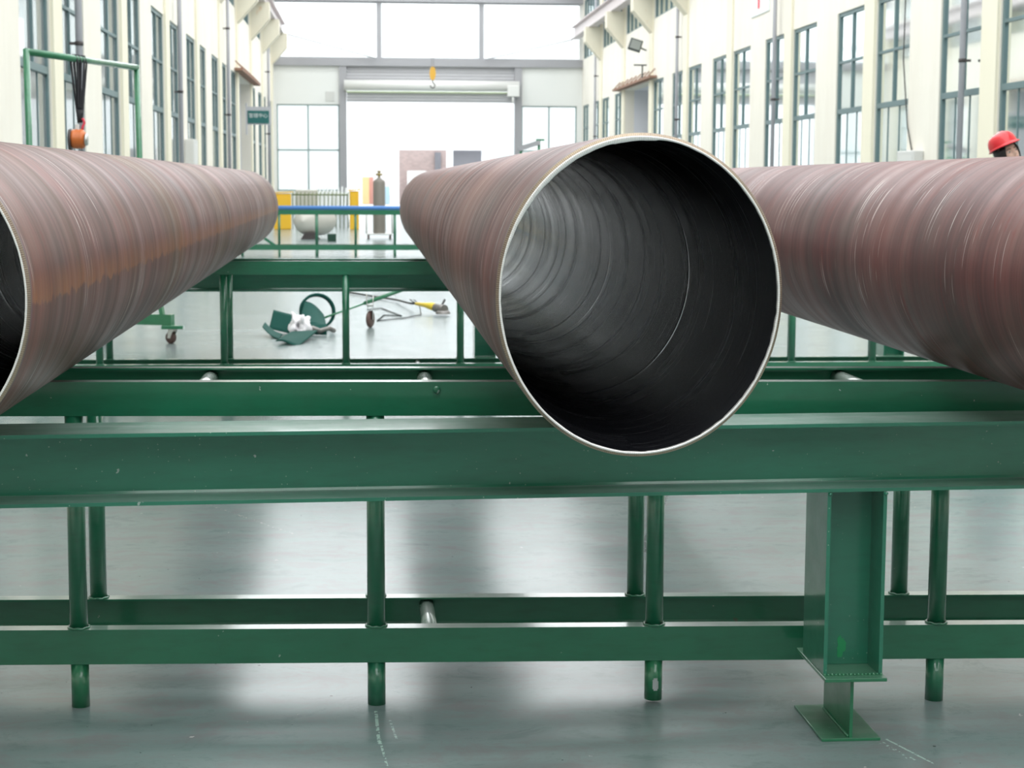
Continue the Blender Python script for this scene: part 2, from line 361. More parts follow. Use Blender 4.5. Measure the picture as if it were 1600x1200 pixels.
# ------------------------------------------------------------------ mesh helpers
class MB:
    """collects primitives in world coordinates, builds ONE mesh object"""
    def __init__(self): self.bm = bmesh.new(); self.uvl = None

    def box(self, x0, x1, y0, y1, z0, z1, bev=0.0, rot=None):
        vs_ = [self.bm.verts.new((x, y, z)) for x in (x0, x1) for y in (y0, y1) for z in (z0, z1)]
        f = [(0, 1, 3, 2), (4, 6, 7, 5), (0, 4, 5, 1), (2, 3, 7, 6), (0, 2, 6, 4), (1, 5, 7, 3)]
        fs = [self.bm.faces.new([vs_[i] for i in q]) for q in f]
        if bev:
            es = list({e for q in fs for e in q.edges})
            r = bmesh.ops.bevel(self.bm, geom=es, offset=bev, segments=2, affect='EDGES', profile=0.5)
            vs_ = list({v for f_ in r['faces'] for v in f_.verts} | {v for v in vs_ if v.is_valid})
        if rot is not None:
            c = Vector(((x0 + x1) / 2, (y0 + y1) / 2, (z0 + z1) / 2))
            for v in vs_: v.co = c + rot @ (v.co - c)
        return vs_

    def quad(self, pts):
        self.bm.faces.new([self.bm.verts.new(p) for p in pts])

    def bar(self, a, b, w, h, up=Vector((0, 0, 1))):
        """rectangular bar from a to b"""
        a, b = Vector(a), Vector(b); d = (b - a).normalized(); s = d.cross(up)
        if s.length < 1e-4: s = d.cross(Vector((0, 1, 0)))
        s.normalize(); n = s.cross(d).normalized()
        q = [[self.bm.verts.new(p + s * sx * w / 2 + n * sz * h / 2) for sx, sz in ((-1, -1), (1, -1), (1, 1), (-1, 1))] for p in (a, b)]
        for i in range(4): self.bm.faces.new((q[0][i], q[0][(i + 1) % 4], q[1][(i + 1) % 4], q[1][i]))
        self.bm.faces.new(q[0][::-1]); self.bm.faces.new(q[1])

    def tube(self, pts, r, n=16, cap=True, radii=None):
        pts = [Vector(p) for p in pts]; rings = []
        prev = None
        for i, p in enumerate(pts):
            d = (pts[min(i + 1, len(pts) - 1)] - pts[max(i - 1, 0)]).normalized()
            if prev is None:
                ref = Vector((0, 0, 1)) if abs(d.z) < 0.9 else Vector((1, 0, 0))
                s = d.cross(ref).normalized()
            else:
                s = (prev - d * prev.dot(d)).normalized()
            prev = s; u = d.cross(s)
            rr = radii[i] if radii else r
            rings.append([self.bm.verts.new(p + (s * math.cos(2 * PI * k / n) + u * math.sin(2 * PI * k / n)) * rr) for k in range(n)])
        for a, b in zip(rings, rings[1:]):
            for k in range(n):
                f = self.bm.faces.new((a[k], a[(k + 1) % n], b[(k + 1) % n], b[k])); f.smooth = True
        if cap:
            self.bm.faces.new(rings[0][::-1]); self.bm.faces.new(rings[-1])

    def prism(self, poly, axis, a, b):
        """extrude a 2D polygon along axis: 'x' poly=(y,z); 'y' poly=(x,z); 'z' poly=(x,y). a,b may be callables of the 2D point"""
        def P(p, t):
            t = t(p) if callable(t) else t
            return (t, p[0], p[1]) if axis == 'x' else ((p[0], t, p[1]) if axis == 'y' else (p[0], p[1], t))
        A = [self.bm.verts.new(P(p, a)) for p in poly]; B = [self.bm.verts.new(P(p, b)) for p in poly]
        n = len(poly)
        for i in range(n): self.bm.faces.new((A[i], A[(i + 1) % n], B[(i + 1) % n], B[i]))
        self.bm.faces.new(A[::-1]); self.bm.faces.new(B)
        return A + B

    def sphere(self, c, r, sx=1, sy=1, sz=1, seg=20, rings=12):
        r_ = bmesh.ops.create_uvsphere(self.bm, u_segments=seg, v_segments=rings, radius=r)
        for v in r_['verts']:
            v.co = Vector((v.co.x * sx, v.co.y * sy, v.co.z * sz)) + Vector(c)
            for f in v.link_faces: f.smooth = True
        return r_['verts']

    def lathe(self, prof, c, axis='z', n=24):
        """prof = [(radius, height)]"""
        c = Vector(c); rings = []
        for r, h in prof:
            ring = []
            for k in range(n):
                a = 2 * PI * k / n; x, y = r * math.cos(a), r * math.sin(a)
                o = (x, y, h) if axis == 'z' else ((x, h, y) if axis == 'y' else (h, x, y))
                ring.append(self.bm.verts.new(c + Vector(o)))
            rings.append(ring)
        for a, b in zip(rings, rings[1:]):
            for k in range(n):
                f = self.bm.faces.new((a[k], a[(k + 1) % n], b[(k + 1) % n], b[k])); f.smooth = True
        if prof[0][0] > 1e-4: self.bm.faces.new(rings[0][::-1])
        if prof[-1][0] > 1e-4: self.bm.faces.new(rings[-1])

    def warp(self, f):
        for v in self.bm.verts: v.co = f(v.co)
        return self

    def build(self, name, material, parent=None):
        bmesh.ops.recalc_face_normals(self.bm, faces=self.bm.faces)
        me = bpy.data.meshes.new(name)
        off = wloc(parent) if parent else Vector((0, 0, 0))
        for v in self.bm.verts: v.co -= off
        self.bm.to_mesh(me); self.bm.free()
        me.materials.append(MATS[material] if isinstance(material, str) else material)
        o = bpy.data.objects.new(name, me); col.objects.link(o)
        if parent: o.parent = parent
        return o


def wloc(o):
    v = Vector((0, 0, 0))
    while o: v += o.location; o = o.parent
    return v


def tag(o, label=None, cat=None, group=None, kind=None):
    if label: o['label'] = label
    if cat: o['category'] = cat
    if group: o['group'] = group
    if kind: o['kind'] = kind
    return o


def thing(name, loc, label, cat, group=None):
    o = bpy.data.objects.new(name, None); col.objects.link(o); o.location = loc; o.empty_display_size = 0.1
    return tag(o, label, cat, group)


def copy_tree(o, parent=None):
    c = o.copy(); col.objects.link(c); c.parent = parent
    for ch in o.children: copy_tree(ch, c)
    return c


def struct(name, mb, m, parent=None, label=None):
    o = mb.build(name, m, parent)
    if not parent: o['kind'] = 'structure'
    if label: o['label'] = label
    return o


# ------------------------------------------------------------------ room shell
b = MB(); b.box(-30, 36, -20, YE, -0.2, 0.0); struct('floor', b, 'epoxy_floor', label='glossy grey green epoxy floor of the hall')
b = MB(); b.box(-60, 70, YE, 200, -0.25, -0.05); struct('ground', b, 'yard_concrete', label='pale concrete yard outside the roller door')

b = MB()
for x0, x1 in ((XL - 0.4, -3.65), (8.95, XR + 0.4)): b.box(x0, x1, -18, YE + 0.3, ZT, ZT + 0.15)
ce = struct('ceiling', b, 'roof_sheet', label='grey sheet roof beside the long rooflight')
for x0, x1 in ((-3.65, 8.95),):
    b = MB(); b.box(x0, x1, -18, YE + 0.3, ZT, ZT + 0.1); b.build('rooflight', 'rooflight_sheet', ce)
for k in range(43):
    y = -15.0 + 2.22 * k
    b = MB(); b.bar((XL, y, ZT - 0.16), (XR, y, ZT - 0.16), 0.72 if k % 3 else 1.0, 0.08); b.build('purlin', 'purlin_grey', ce)


def side_wall(side, X, sgn, cols, door_bay):
    """X = inner face; sgn = +1 outward to +X"""
    T = 0.35
    b = MB()
    xa, xb = sorted((X, X + sgn * T))
    wins = []; doors = []
    for i, c in enumerate(cols[:-1]):
        n = cols[i + 1]
        if i == door_bay: doors.append((c + 0.4, n - 0.35))
        else: wins += [(c + 0.4, c + 2.5), (n - 2.45, n - 0.35)]
    ops_ = sorted([(a, e, 0.9) for a, e in wins] + [(a, e, 0.0) for a, e in doors])
    y = cols[0] - 4.0
    for a, e, z0 in ops_:
        b.box(xa, xb, y, a, 0, 4.87)
        if z0: b.box(xa, xb, a, e, 0, z0)
        y = e
    b.box(xa, xb, y, YE, 0, 4.87)
    b.box(xa, xb, cols[0] - 4.0, YE, 4.87, 6.95)
    yy = cols[0] - 4.0
    for c in cols:
        b.box(xa, xb, yy, min(c + 0.4, YE), 9.6, ZT)
        yy = c + 0.4
    yy = None
    for c in cols:
        b.box(xa, xb, c - 0.4, min(c + 0.4, YE), 6.95, 9.6)
    w = struct('wall_' + side, b, 'wall_plaster', label='cream plastered %s side wall of the hall with tall windows' % side)
    xi, xo = sorted((X - sgn * 0.05, X))
    for c in cols:
        if c + 0.33 > YE: continue
        b = MB(); b.box(xi, xo, c - 0.33, c + 0.36, 0, ZT); b.build('column', 'column_paint', w)
        # tapered crane corbel
        b = MB()
        x_in, x_out = X - sgn * 0.05, X - sgn * 0.72
        b.prism([(x_in, 6.5), (x_in, 7.85), (x_out, 7.85), (x_out, 7.25)], 'y', c - 0.32, c + 0.32)
        b.build('corbel', 'corbel_paint', w)
    b = MB()
    xc = X - sgn * 0.42
    b.box(xc - 0.17, xc + 0.17, cols[0] - 4, YE - 0.4, 7.85, 7.89); b.box(xc - 0.17, xc + 0.17, cols[0] - 4, YE - 0.4, 8.36, 8.4)
    b.box(xc - 0.02, xc + 0.02, cols[0] - 4, YE - 0.4, 7.89, 8.36); b.box(xc - 0.04, xc + 0.04, cols[0] - 4, YE - 0.4, 8.4, 8.5)
    b.build('crane_girder', 'crane_girder_paint', w)
    return w, wins, doors


COLR = [26.8 + 6.65 * k for k in range(-6, 9)]
COLL = [24.9 + 6.65 * k for k in range(-6, 9)]
wr, winsR, doorsR = side_wall('right', XR, 1, COLR, 11)
wl_, winsL, doorsL = side_wall('left', XL, -1, COLL, 11)

WN = [0]


def tall_window(X, sgn, y0, y1, lab):
    WN[0] += 1
    xc = X + sgn * 0.065
    r = MB(); z0, z1 = 0.9, 4.87
    def fr(a, b_, c, d, w=0.035): r.box(xc - w, xc + w, a, b_, c, d)
    fr(y0, y0 + 0.09, z0, z1); fr(y1 - 0.09, y1, z0, z1); fr(y0 + 0.09, y1 - 0.09, z1 - 0.08, z1); fr(y0 + 0.09, y1 - 0.09, z0, z0 + 0.08)
    ym = (y0 + y1) / 2
    fr(y0 + 0.09, y1 - 0.09, 2.80, 2.90, 0.045)
    fr(ym - 0.035, ym + 0.035, 2.90, z1 - 0.08)
    fr(y0 + 0.09, ym - 0.035, 3.83, 3.88); fr(ym + 0.035, y1 - 0.09, 3.83, 3.88)
    for q in (1 / 3, 2 / 3):
        yq = y0 + (y1 - y0) * q; fr(yq - 0.014, yq + 0.014, z0 + 0.08, 2.80, 0.012)
    o = r.build('window_%d' % WN[0], 'teal_frame'); o['kind'] = 'structure'; o['label'] = lab
    g = MB(); g.quad([(xc, y0 + 0.02, z0 + 0.02), (xc, y1 - 0.02, z0 + 0.02), (xc, y1 - 0.02, z1 - 0.02), (xc, y0 + 0.02, z1 - 0.02)]); g.build('glass', 'dusty_glass', o)


for i, (a, e) in enumerate(winsR): tall_window(XR, 1, a, e, 'tall teal framed window in the right wall')
for i, (a, e) in enumerate(winsL): tall_window(XL, -1, a, e, 'tall teal framed window in the left wall')


def high_window(X, sgn, y0, y1, lab):
    WN[0] += 1
    xc = X + sgn * 0.08; r = MB(); z0, z1 = 6.95, 9.6
    n = 6; step = (y1 - y0) / n
    for k in range(n + 1):
        y = min(max(y0 + k * step, y0 + 0.05), y1 - 0.05); r.box(xc - 0.035, xc + 0.035, y - 0.05, y + 0.05, z0 + 0.06, z1 - 0.06)
    r.box(xc - 0.035, xc + 0.035, y0, y1, z0, z0 + 0.06); r.box(xc - 0.035, xc + 0.035, y0, y1, z1 - 0.06, z1)
    r.box(xc - 0.03, xc + 0.03, y0, y1, 8.2, 8.26)
    o = r.build('window_%d' % WN[0], 'teal_frame'); o['kind'] = 'structure'; o['label'] = lab
    g = MB(); g.quad([(xc, y0, z0 + 0.03), (xc, y1, z0 + 0.03), (xc, y1, z1 - 0.03), (xc, y0, z1 - 0.03)]); g.build('glass', 'dusty_glass', o)


for cols, X, s, w in ((COLR, XR, 1, 'right'), (COLL, XL, -1, 'left')):
    for c, n in zip(cols, cols[1:]):
        high_window(X, s, c + 0.4, min(n - 0.4, YE), 'band window above the crane girder on the %s wall' % w)

# side passages behind the openings in both walls
for side, X, s, (a, e) in (('right', XR, 1, doorsR[0]), ('left', XL, -1, doorsL[0])):
    b = MB(); x0, x1 = X + s * 0.35, X + s * 3.0
    b.box(min(x1, x1 + s * 0.1), max(x1, x1 + s * 0.1), a, e, 0, 4.87)
    b.box(min(x0, x1), max(x0, x1), a - 0.12, a, 0, 4.87); b.box(min(x0, x1), max(x0, x1), e, e + 0.12, 0, 4.87)
    b.box(min(x0, x1), max(x0, x1), a, e, 4.87, 5.0)
    struct('wall_%s_passage' % side, b, 'alcove_grey', label='grey lined side passage opening in the %s wall' % side)
    # canopy slab over the opening
    b = MB(); xi, xo = sorted((X - s * 0.02, X - s * 0.28))
    b.box(xi, xo, a - 1.6, e + 1.6, 4.92, 5.0)
    for k in range(9):
        y = a - 1.2 + (e - a + 2.4) * k / 8; b.bar((X - s * 0.02, y, 5.25), (X - s * 0.26, y, 5.0), 0.04, 0.04)
    o = b.build('canopy', 'rust_brown'); tag(o, 'thin rusty brown canopy over the side opening in the %s wall' % side, 'canopy')

# neighbouring aisles seen through the glass
for side, X, mm in (('right', 24.0, 'neighbour_wall'), ('left', -16.0, 'neighbour_wall_left')):
    b = MB(); y = -20.0
    while y < 100:
        b.box(X - 0.15, X + 0.15, y, y + 5.0, 0, 7.0)
        b.box(X - 0.15, X + 0.15, y + 5.0, y + 7.0, 0, 1.6); b.box(X - 0.15, X + 0.15, y + 5.0, y + 7.0, 3.3, 7.0)
        y += 7.0
    b2 = MB(); b2.box(*((15.5, 24.5) if side == 'right' else (-16.5, -8.0)), -20, 100, 9.0, 9.15); struct('ceiling_neighbour_' + side, b2, 'roof_sheet', label='roof over the neighbouring aisle beyond the %s windows' % side)
    struct('wall_neighbour_' + side, b, mm, label='wall of the neighbouring aisle beyond the %s windows' % side)

# ------------------------------------------------------------------ end wall
b = MB(); b.box(XL - 0.4, XR + 0.4, -17.6, -17.3, 0, ZT); struct('wall_back', b, 'back_wall_paint', label='unseen dark wall added behind the camera to block sky light')  # added out of view to keep sky light off the pipe fronts
b = MB(); T = 0.25; y0, y1 = YE, YE + T
b.box(XL - 0.4, -1.43, y0, y1, 4.87, 6.6); b.box(6.9, XR + 0.4, y0, y1, 4.87, 6.6)
b.box(XL - 0.4, XL + 0.12, y0, y1, 0, 4.87); b.box(XR - 0.25, XR + 0.4, y0, y1, 0, 4.87)
b.box(XL + 0.12, -1.43, y0, y1, 0, 0.95); b.box(6.9, XR - 0.25, y0, y1, 0, 0.95)
b.box(XL - 0.4, XL + 0.10, y0, y1, 6.6, ZT); b.box(XR - 0.15, XR + 0.4, y0, y1, 6.6, ZT)
we = struct('wall_end', b, 'white_panel', label='white panelled end wall around the roller door')
b = MB(); b.box(-1.1, 6.57, y0 + 0.02, y1, 5.9, 6.6); b.build('sheet_panel', 'grey_sheet', we)
for x0, x1 in ((-1.43, -1.1), (6.57, 6.9)):
    b = MB(); b.box(x0, x1, y0 - 0.15, y1, 0, 6.6); b.build('door_post', 'steel_grey', we)
b = MB(); b.box(XL, XR, y0 - 0.2, y1, 6.6, 6.95); b.build('transom_beam', 'steel_grey', we)
b = MB(); b.box(XL, XR, y0 - 0.2, y1, 9.48, 9.85); b.box(XL, XR, y0, y1, 9.85, ZT); b.build('header_beam', 'steel_grey', we)
# three big upper panes
WN[0] += 1; b = MB()
for xm in (0.39, 5.05): b.box(xm - 0.11, xm + 0.11, y0 - 0.05, y1 - 0.05, 6.95, 9.48)
b.box(XL + 0.10, XR - 0.15, y0 + 0.05, y1 - 0.1, 6.95, 7.0); b.box(XL + 0.10, XR - 0.15, y0 + 0.05, y1 - 0.1, 9.43, 9.48)
o = b.build('window_%d' % WN[0], 'steel_grey'); o['kind'] = 'structure'; o['label'] = 'wide clerestory window above the roller door in three bays'
b = MB(); b.quad([(XL + 0.10, y0 + 0.12, 6.97), (XR - 0.15, y0 + 0.12, 6.97), (XR - 0.15, y0 + 0.12, 9.46), (XL + 0.10, y0 + 0.12, 9.46)]); b.build('glass', 'dusty_glass', o)
for x0, x1, lab in ((XL + 0.12, -1.43, 'four pane window left of the roller door'), (6.9, XR - 0.25, 'four pane window right of the roller door')):
    WN[0] += 1; b = MB(); xm = (x0 + x1) / 2; ya, yb = y0 + 0.05, y0 + 0.15
    for q in ((x0, x0 + 0.05), (xm - 0.03, xm + 0.03), (x1 - 0.05, x1)): b.box(q[0], q[1], ya, yb, 0.95, 4.87)
    for z in (0.95, 2.78, 4.82):
        b.box(x0, xm - 0.03, ya, yb, z, z + 0.06); b.box(xm + 0.03, x1, ya, yb, z, z + 0.06)
    o = b.build('window_%d' % WN[0], 'teal_frame_light'); o['kind'] = 'structure'; o['label'] = lab
    b = MB(); b.quad([(x0, y0 + 0.1, 0.97), (x1, y0 + 0.1, 0.97), (x1, y0 + 0.1, 4.85), (x0, y0 + 0.1, 4.85)]); b.build('glass', 'dusty_glass', o)
# brace rods
for i, (p, q) in enumerate((((-3.9, YE - 0.4, 8.0), (0.25, YE - 0.4, 6.92)), ((5.2, YE - 0.4, 6.92), (9.2, YE - 0.4, 7.85)))):
    b = MB(); b.tube([p, q], 0.028, 8); o = b.build('trim_%d' % (i + 1), 'steel_grey'); o['kind'] = 'structure'; o['label'] = 'thin sloping brace rod across the clerestory window'

# roller shutter
rs = thing('roller_shutter', (2.75, YE - 0.3, 5.3), 'raised grey roller shutter with a long pale housing over the end door', 'roller door')
b = MB(); b.tube([(-1.2, YE - 0.4, 5.72), (6.75, YE - 0.4, 5.72)], 0.24, 20); b.build('housing', 'shutter_box', rs)
b = MB(); b.box(-1.1, 6.5, YE - 0.42, YE - 0.36, 5.40, 5.46); b.build('edge_strip', 'pale_green_strip', rs)
b = MB()
for k in range(4): b.box(-1.08, 6.55, YE - 0.26, YE - 0.20, 4.98 + k * 0.11, 5.08 + k * 0.11)
b.box(-1.08, 6.55, YE - 0.24, YE - 0.22, 4.98, 5.42); b.build('curtain', 'grey_sheet', rs)
b = MB(); b.box(6.2, 6.75, YE - 0.7, YE - 0.5, 5.25, 5.75, 0.03); b.tube([(6.45, YE - 0.6, 5.25), (6.45, YE - 0.6, 4.95)], 0.05, 8); b.build('motor', 'shutter_box', rs)
WN[0] += 1
# small notices on the end wall
b = MB(); b.box(-2.05, -1.65, YE - 0.03, YE, 5.0, 5.45, 0.01); o = b.build('notice_board', 'box_grey'); tag(o, 'small pale notice plate on the end wall left of the roller shutter', 'notice')

# ------------------------------------------------------------------ yard building beyond the door
bd = thing('workshop_building', (4, 110, -0.05), 'white workshop building across the yard seen through the open door', 'building')
b = MB()
b.box(-30, 34, 109.8, 110.2, 3.4, 9.0); b.box(-30, -0.9, 109.8, 110.2, -0.05, 3.4)
for x0, x1 in ((1.2, 1.75), (4.75, 5.15), (7.0, 12)): b.box(x0, x1, 109.8, 110.2, -0.05, 3.4)
b.box(12, 34, 109.8, 110.2, -0.05, 3.4); b.build('facade', 'facade_white', bd)
b = MB(); b.box(1.2, 4.9, 112.8, 113.1, -0.05, 3.8); b.build('brick_wall', 'brick_pink', bd)
b = MB(); b.box(4.1, 4.5, 112.6, 112.75, -0.05, 3.3); b.build('doorway', 'facade_shutter', bd)
b = MB(); b.box(5.15, 7.0, 110.4, 110.5, 1.7, 3.4); b.build('louvre', 'facade_shutter', bd)
b = MB(); b.box(5.15, 7.0, 110.4, 110.5, -0.05, 1.7); b.build('lower_panel', 'facade_white', bd)
b = MB(); b.box(7.95, 8.9, 109.7, 109.8, 2.6, 4.3); b.build('teal_notice', 'facade_teal', bd)
b = MB(); b.box(-0.9, 1.2, 114, 114.2, -0.05, 3.8); b.build('back_wall', 'facade_white', bd)
for i, (x, y, s_, mm) in enumerate(((-0.35, 112, 0.45, 'crate_orange'), (0.0, 112.6, 0.3, 'crate_red'), (0.95, 112.3, 0.45, 'crate_blue'))):
    b = MB(); b.box(x - s_ / 2, x + s_ / 2, y - 0.2, y + 0.2, -0.05, 1.1 + 0.6 * (i != 2), 0.04); b.box(x - s_ / 2 + 0.08, x + s_ / 2 - 0.08, y - 0.24, y - 0.2, 0.4, 0.8)
    o = b.build('crate', mm); tag(o, ['orange crate stack beyond the door, left of the gas cylinder', 'red crate stack beyond the door beside the orange one', 'blue crate beyond the door, right of the gas cylinder'][i], 'crate')
b = MB(); b.box(2.3, 3.5, 111.2, 112.0, 0.0, 2.1, 0.04); b.box(3.5, 3.56, 111.3, 111.9, 0.1, 2.0); o = b.build('cabinet', 'cart_white'); tag(o, 'pale cabinet standing by the pink brick wall across the yard', 'cabinet')

# ------------------------------------------------------------------ drain pipes
def drain(X, s, y, lab):
    b = MB(); x = X - s * 0.14
    b.tube([(x, y, 0.02), (x, y, 10.3)], 0.05, 12)
    o = b.build('drain_pipe', 'drain_grey'); tag(o, lab, 'drain pipe')
    for z in (3.35, 5.9, 1.2):
        c = MB(); c.tube([(x, y, z - 0.03), (x, y, z + 0.03)], 0.062, 12); c.box(min(x, X - s * 0.0), max(x, X - s * 0.0), y - 0.02, y + 0.02, z - 0.02, z + 0.02); c.build('bracket', 'hoist_dark', o)


for y, l in ((27.75, 'grey drain pipe on the right wall nearest the camera'), (41.05, 'second nearest grey drain pipe on the right wall'), (54.3, 'grey drain pipe on the right wall below the floodlight'), (74.3, 'farthest grey drain pipe on the right wall')): drain(XR, 1, y, l)
for y, l in ((26.1, 'grey drain pipe on the left wall behind the hanging hoist'), (39.7, 'grey drain pipe on the left wall, second from the camera'), (53.0, 'grey drain pipe on the left wall just before the rusty canopy'), (73.5, 'farthest grey drain pipe on the left wall by the end wall')): drain(XL, -1, y, l)

# floodlight on the right wall
fl = thing('floodlight', (XR - 0.12, 60.7, 6.1), 'black square floodlight on a bracket high on the right wall', 'floodlight')
rot = Matrix.Rotation(math.radians(-28), 3, 'X') @ Matrix.Rotation(math.radians(20), 3, 'Y')
b = MB(); b.box(8.95, 9.4, 60.4, 60.52, 5.9, 6.35, 0.02, rot); b.build('lamp_body', 'lamp_black', fl)
b = MB(); b.box(9.0, 9.35, 60.35, 60.40, 5.95, 6.30, 0.0, rot); b.build('lens', 'lamp_glass', fl)
b = MB(); b.bar((9.2, 60.5, 6.1), (XR - 0.12, 60.55, 5.95), 0.05, 0.05); b.build('bracket', 'lamp_black', fl)
b = MB(); b.bar((9.45, 60.6, 5.45), (9.45, 60.6, 4.95), 0.05, 0.05); b.bar((9.15, 60.6, 5.45), (9.6, 60.6, 5.45), 0.05, 0.05)
o = b.build('angle_bracket', 'lamp_black'); tag(o, 'small black angled bracket on the right wall under the floodlight', 'bracket')

b = MB(); b.box(XR - 0.03, XR, 42.2, 44.2, 5.55, 6.8); o = b.build('banner', 'sign_white'); tag(o, 'white banner with a red character high on the right wall', 'banner')
b = MB(); b.box(XR - 0.04, XR - 0.03, 43.05, 43.6, 5.95, 6.75); b.box(XR - 0.04, XR - 0.03, 42.75, 43.9, 6.3, 6.42); b.box(XR - 0.04, XR - 0.03, 43.2, 43.4, 5.7, 5.95); b.build('red_character', 'banner_red', o)
b = MB(); b.box(XR - 0.18, XR, 30.0, 31.0, 1.2, 1.95, 0.02); o = b.build('junction_box', 'box_grey'); tag(o, 'pale grey electrical box on the right wall just above the right pipe', 'electrical box')
b = MB(); b.box(XR - 0.185, XR - 0.18, 30.1, 30.9, 1.28, 1.87); b.build('box_door', 'cart_white', o)
b = MB(); b.tube([(XR - 0.03, 31.2, 6.6), (XR - 0.03, 31.25, 3.6), (XR - 0.03, 30.9, 2.4), (XR - 0.03, 30.6, 1.95)], 0.012, 6); o = b.build('wall_cable', 'cable_black'); tag(o, 'thin dark cable hanging down to the box on the right wall', 'cable')
b = MB(); b.box(XL, XL + 0.22, 41.6, 42.6, 1.35, 2.35, 0.02); o = b.build('switch_box', 'box_grey'); tag(o, 'pale grey switch box on the left wall just above the left pipe', 'electrical box')
b = MB(); b.box(XL + 0.22, XL + 0.225, 41.7, 42.5, 1.45, 2.25); b.build('box_door', 'cart_white', o)

# hanging sign
sg = thing('hanging_sign', (XL, 62, 3.6), 'dark green sign with four white characters jutting from the left wall', 'sign')
b = MB(); b.box(XL + 0.05, -3.5, 62.02, 62.06, 3.35, 3.98); b.box(XL, XL + 0.05, 61.98, 62.1, 3.0, 4.1); b.build('backing_plate', 'sign_grey', sg)
b = MB(); b.box(-4.32, -3.57, 61.99, 62.02, 3.40, 3.84); b.build('green_plate', 'sign_green', sg)
tx = bpy.data.curves.new('lettering', 'FONT'); tx.body = '\u7ba1\u7406\u4e2d\u5fc3'; tx.size = 0.165; tx.extrude = 0.003; tx.align_x = 'CENTER'; tx.align_y = 'CENTER'
to = bpy.data.objects.new('lettering', tx); col.objects.link(to); to.parent = sg; to.location = Vector((-3.95, 61.985, 3.66)) - sg.location; to.rotation_euler = (PI / 2, 0, 0); tx.materials.append(MATS['sign_white'])
bpy.context.view_layer.update()
lm = bpy.data.meshes.new_from_object(to.evaluated_get(bpy.context.evaluated_depsgraph_get()))
lo = bpy.data.objects.new('characters', lm); col.objects.link(lo); lo.parent = sg; lo.location = to.location; lo.rotation_euler = to.rotation_euler; bpy.data.objects.remove(to)

# crane hook
hk = thing('crane_hook', (1.94, 55, 4.3), 'yellow crane hook block hanging on a wire in front of the roller shutter', 'hook')
b = MB(); b.tube([(1.91, 55, 4.9), (1.91, 55, ZT - 0.2)], 0.008, 6); b.tube([(1.97, 55, 4.9), (1.97, 55, ZT - 0.2)], 0.008, 6); b.build('wire', 'steel_grey', hk)
b = MB(); b.prism([(1.86, 4.9), (1.84, 4.75), (1.86, 4.62), (1.90, 4.55), (1.98, 4.55), (2.02, 4.62), (2.04, 4.75), (2.02, 4.9), (1.97, 4.96), (1.91, 4.96)], 'y', 54.93, 55.07); b.build('block', 'hook_yellow', hk)
b = MB(); b.tube([(1.94, 55, 4.57), (1.94, 55, 4.47)] + [(1.94 + 0.07 * math.sin(a), 55, 4.38 + 0.08 * math.cos(a)) for a in [0.3 + 0.45 * k for k in range(11)]], 0.018, 8); b.build('hook', 'hoist_dark', hk)

# ------------------------------------------------------------------ the three steel pipes
def shell_uv(bm, rings, smooth=True):
    pass


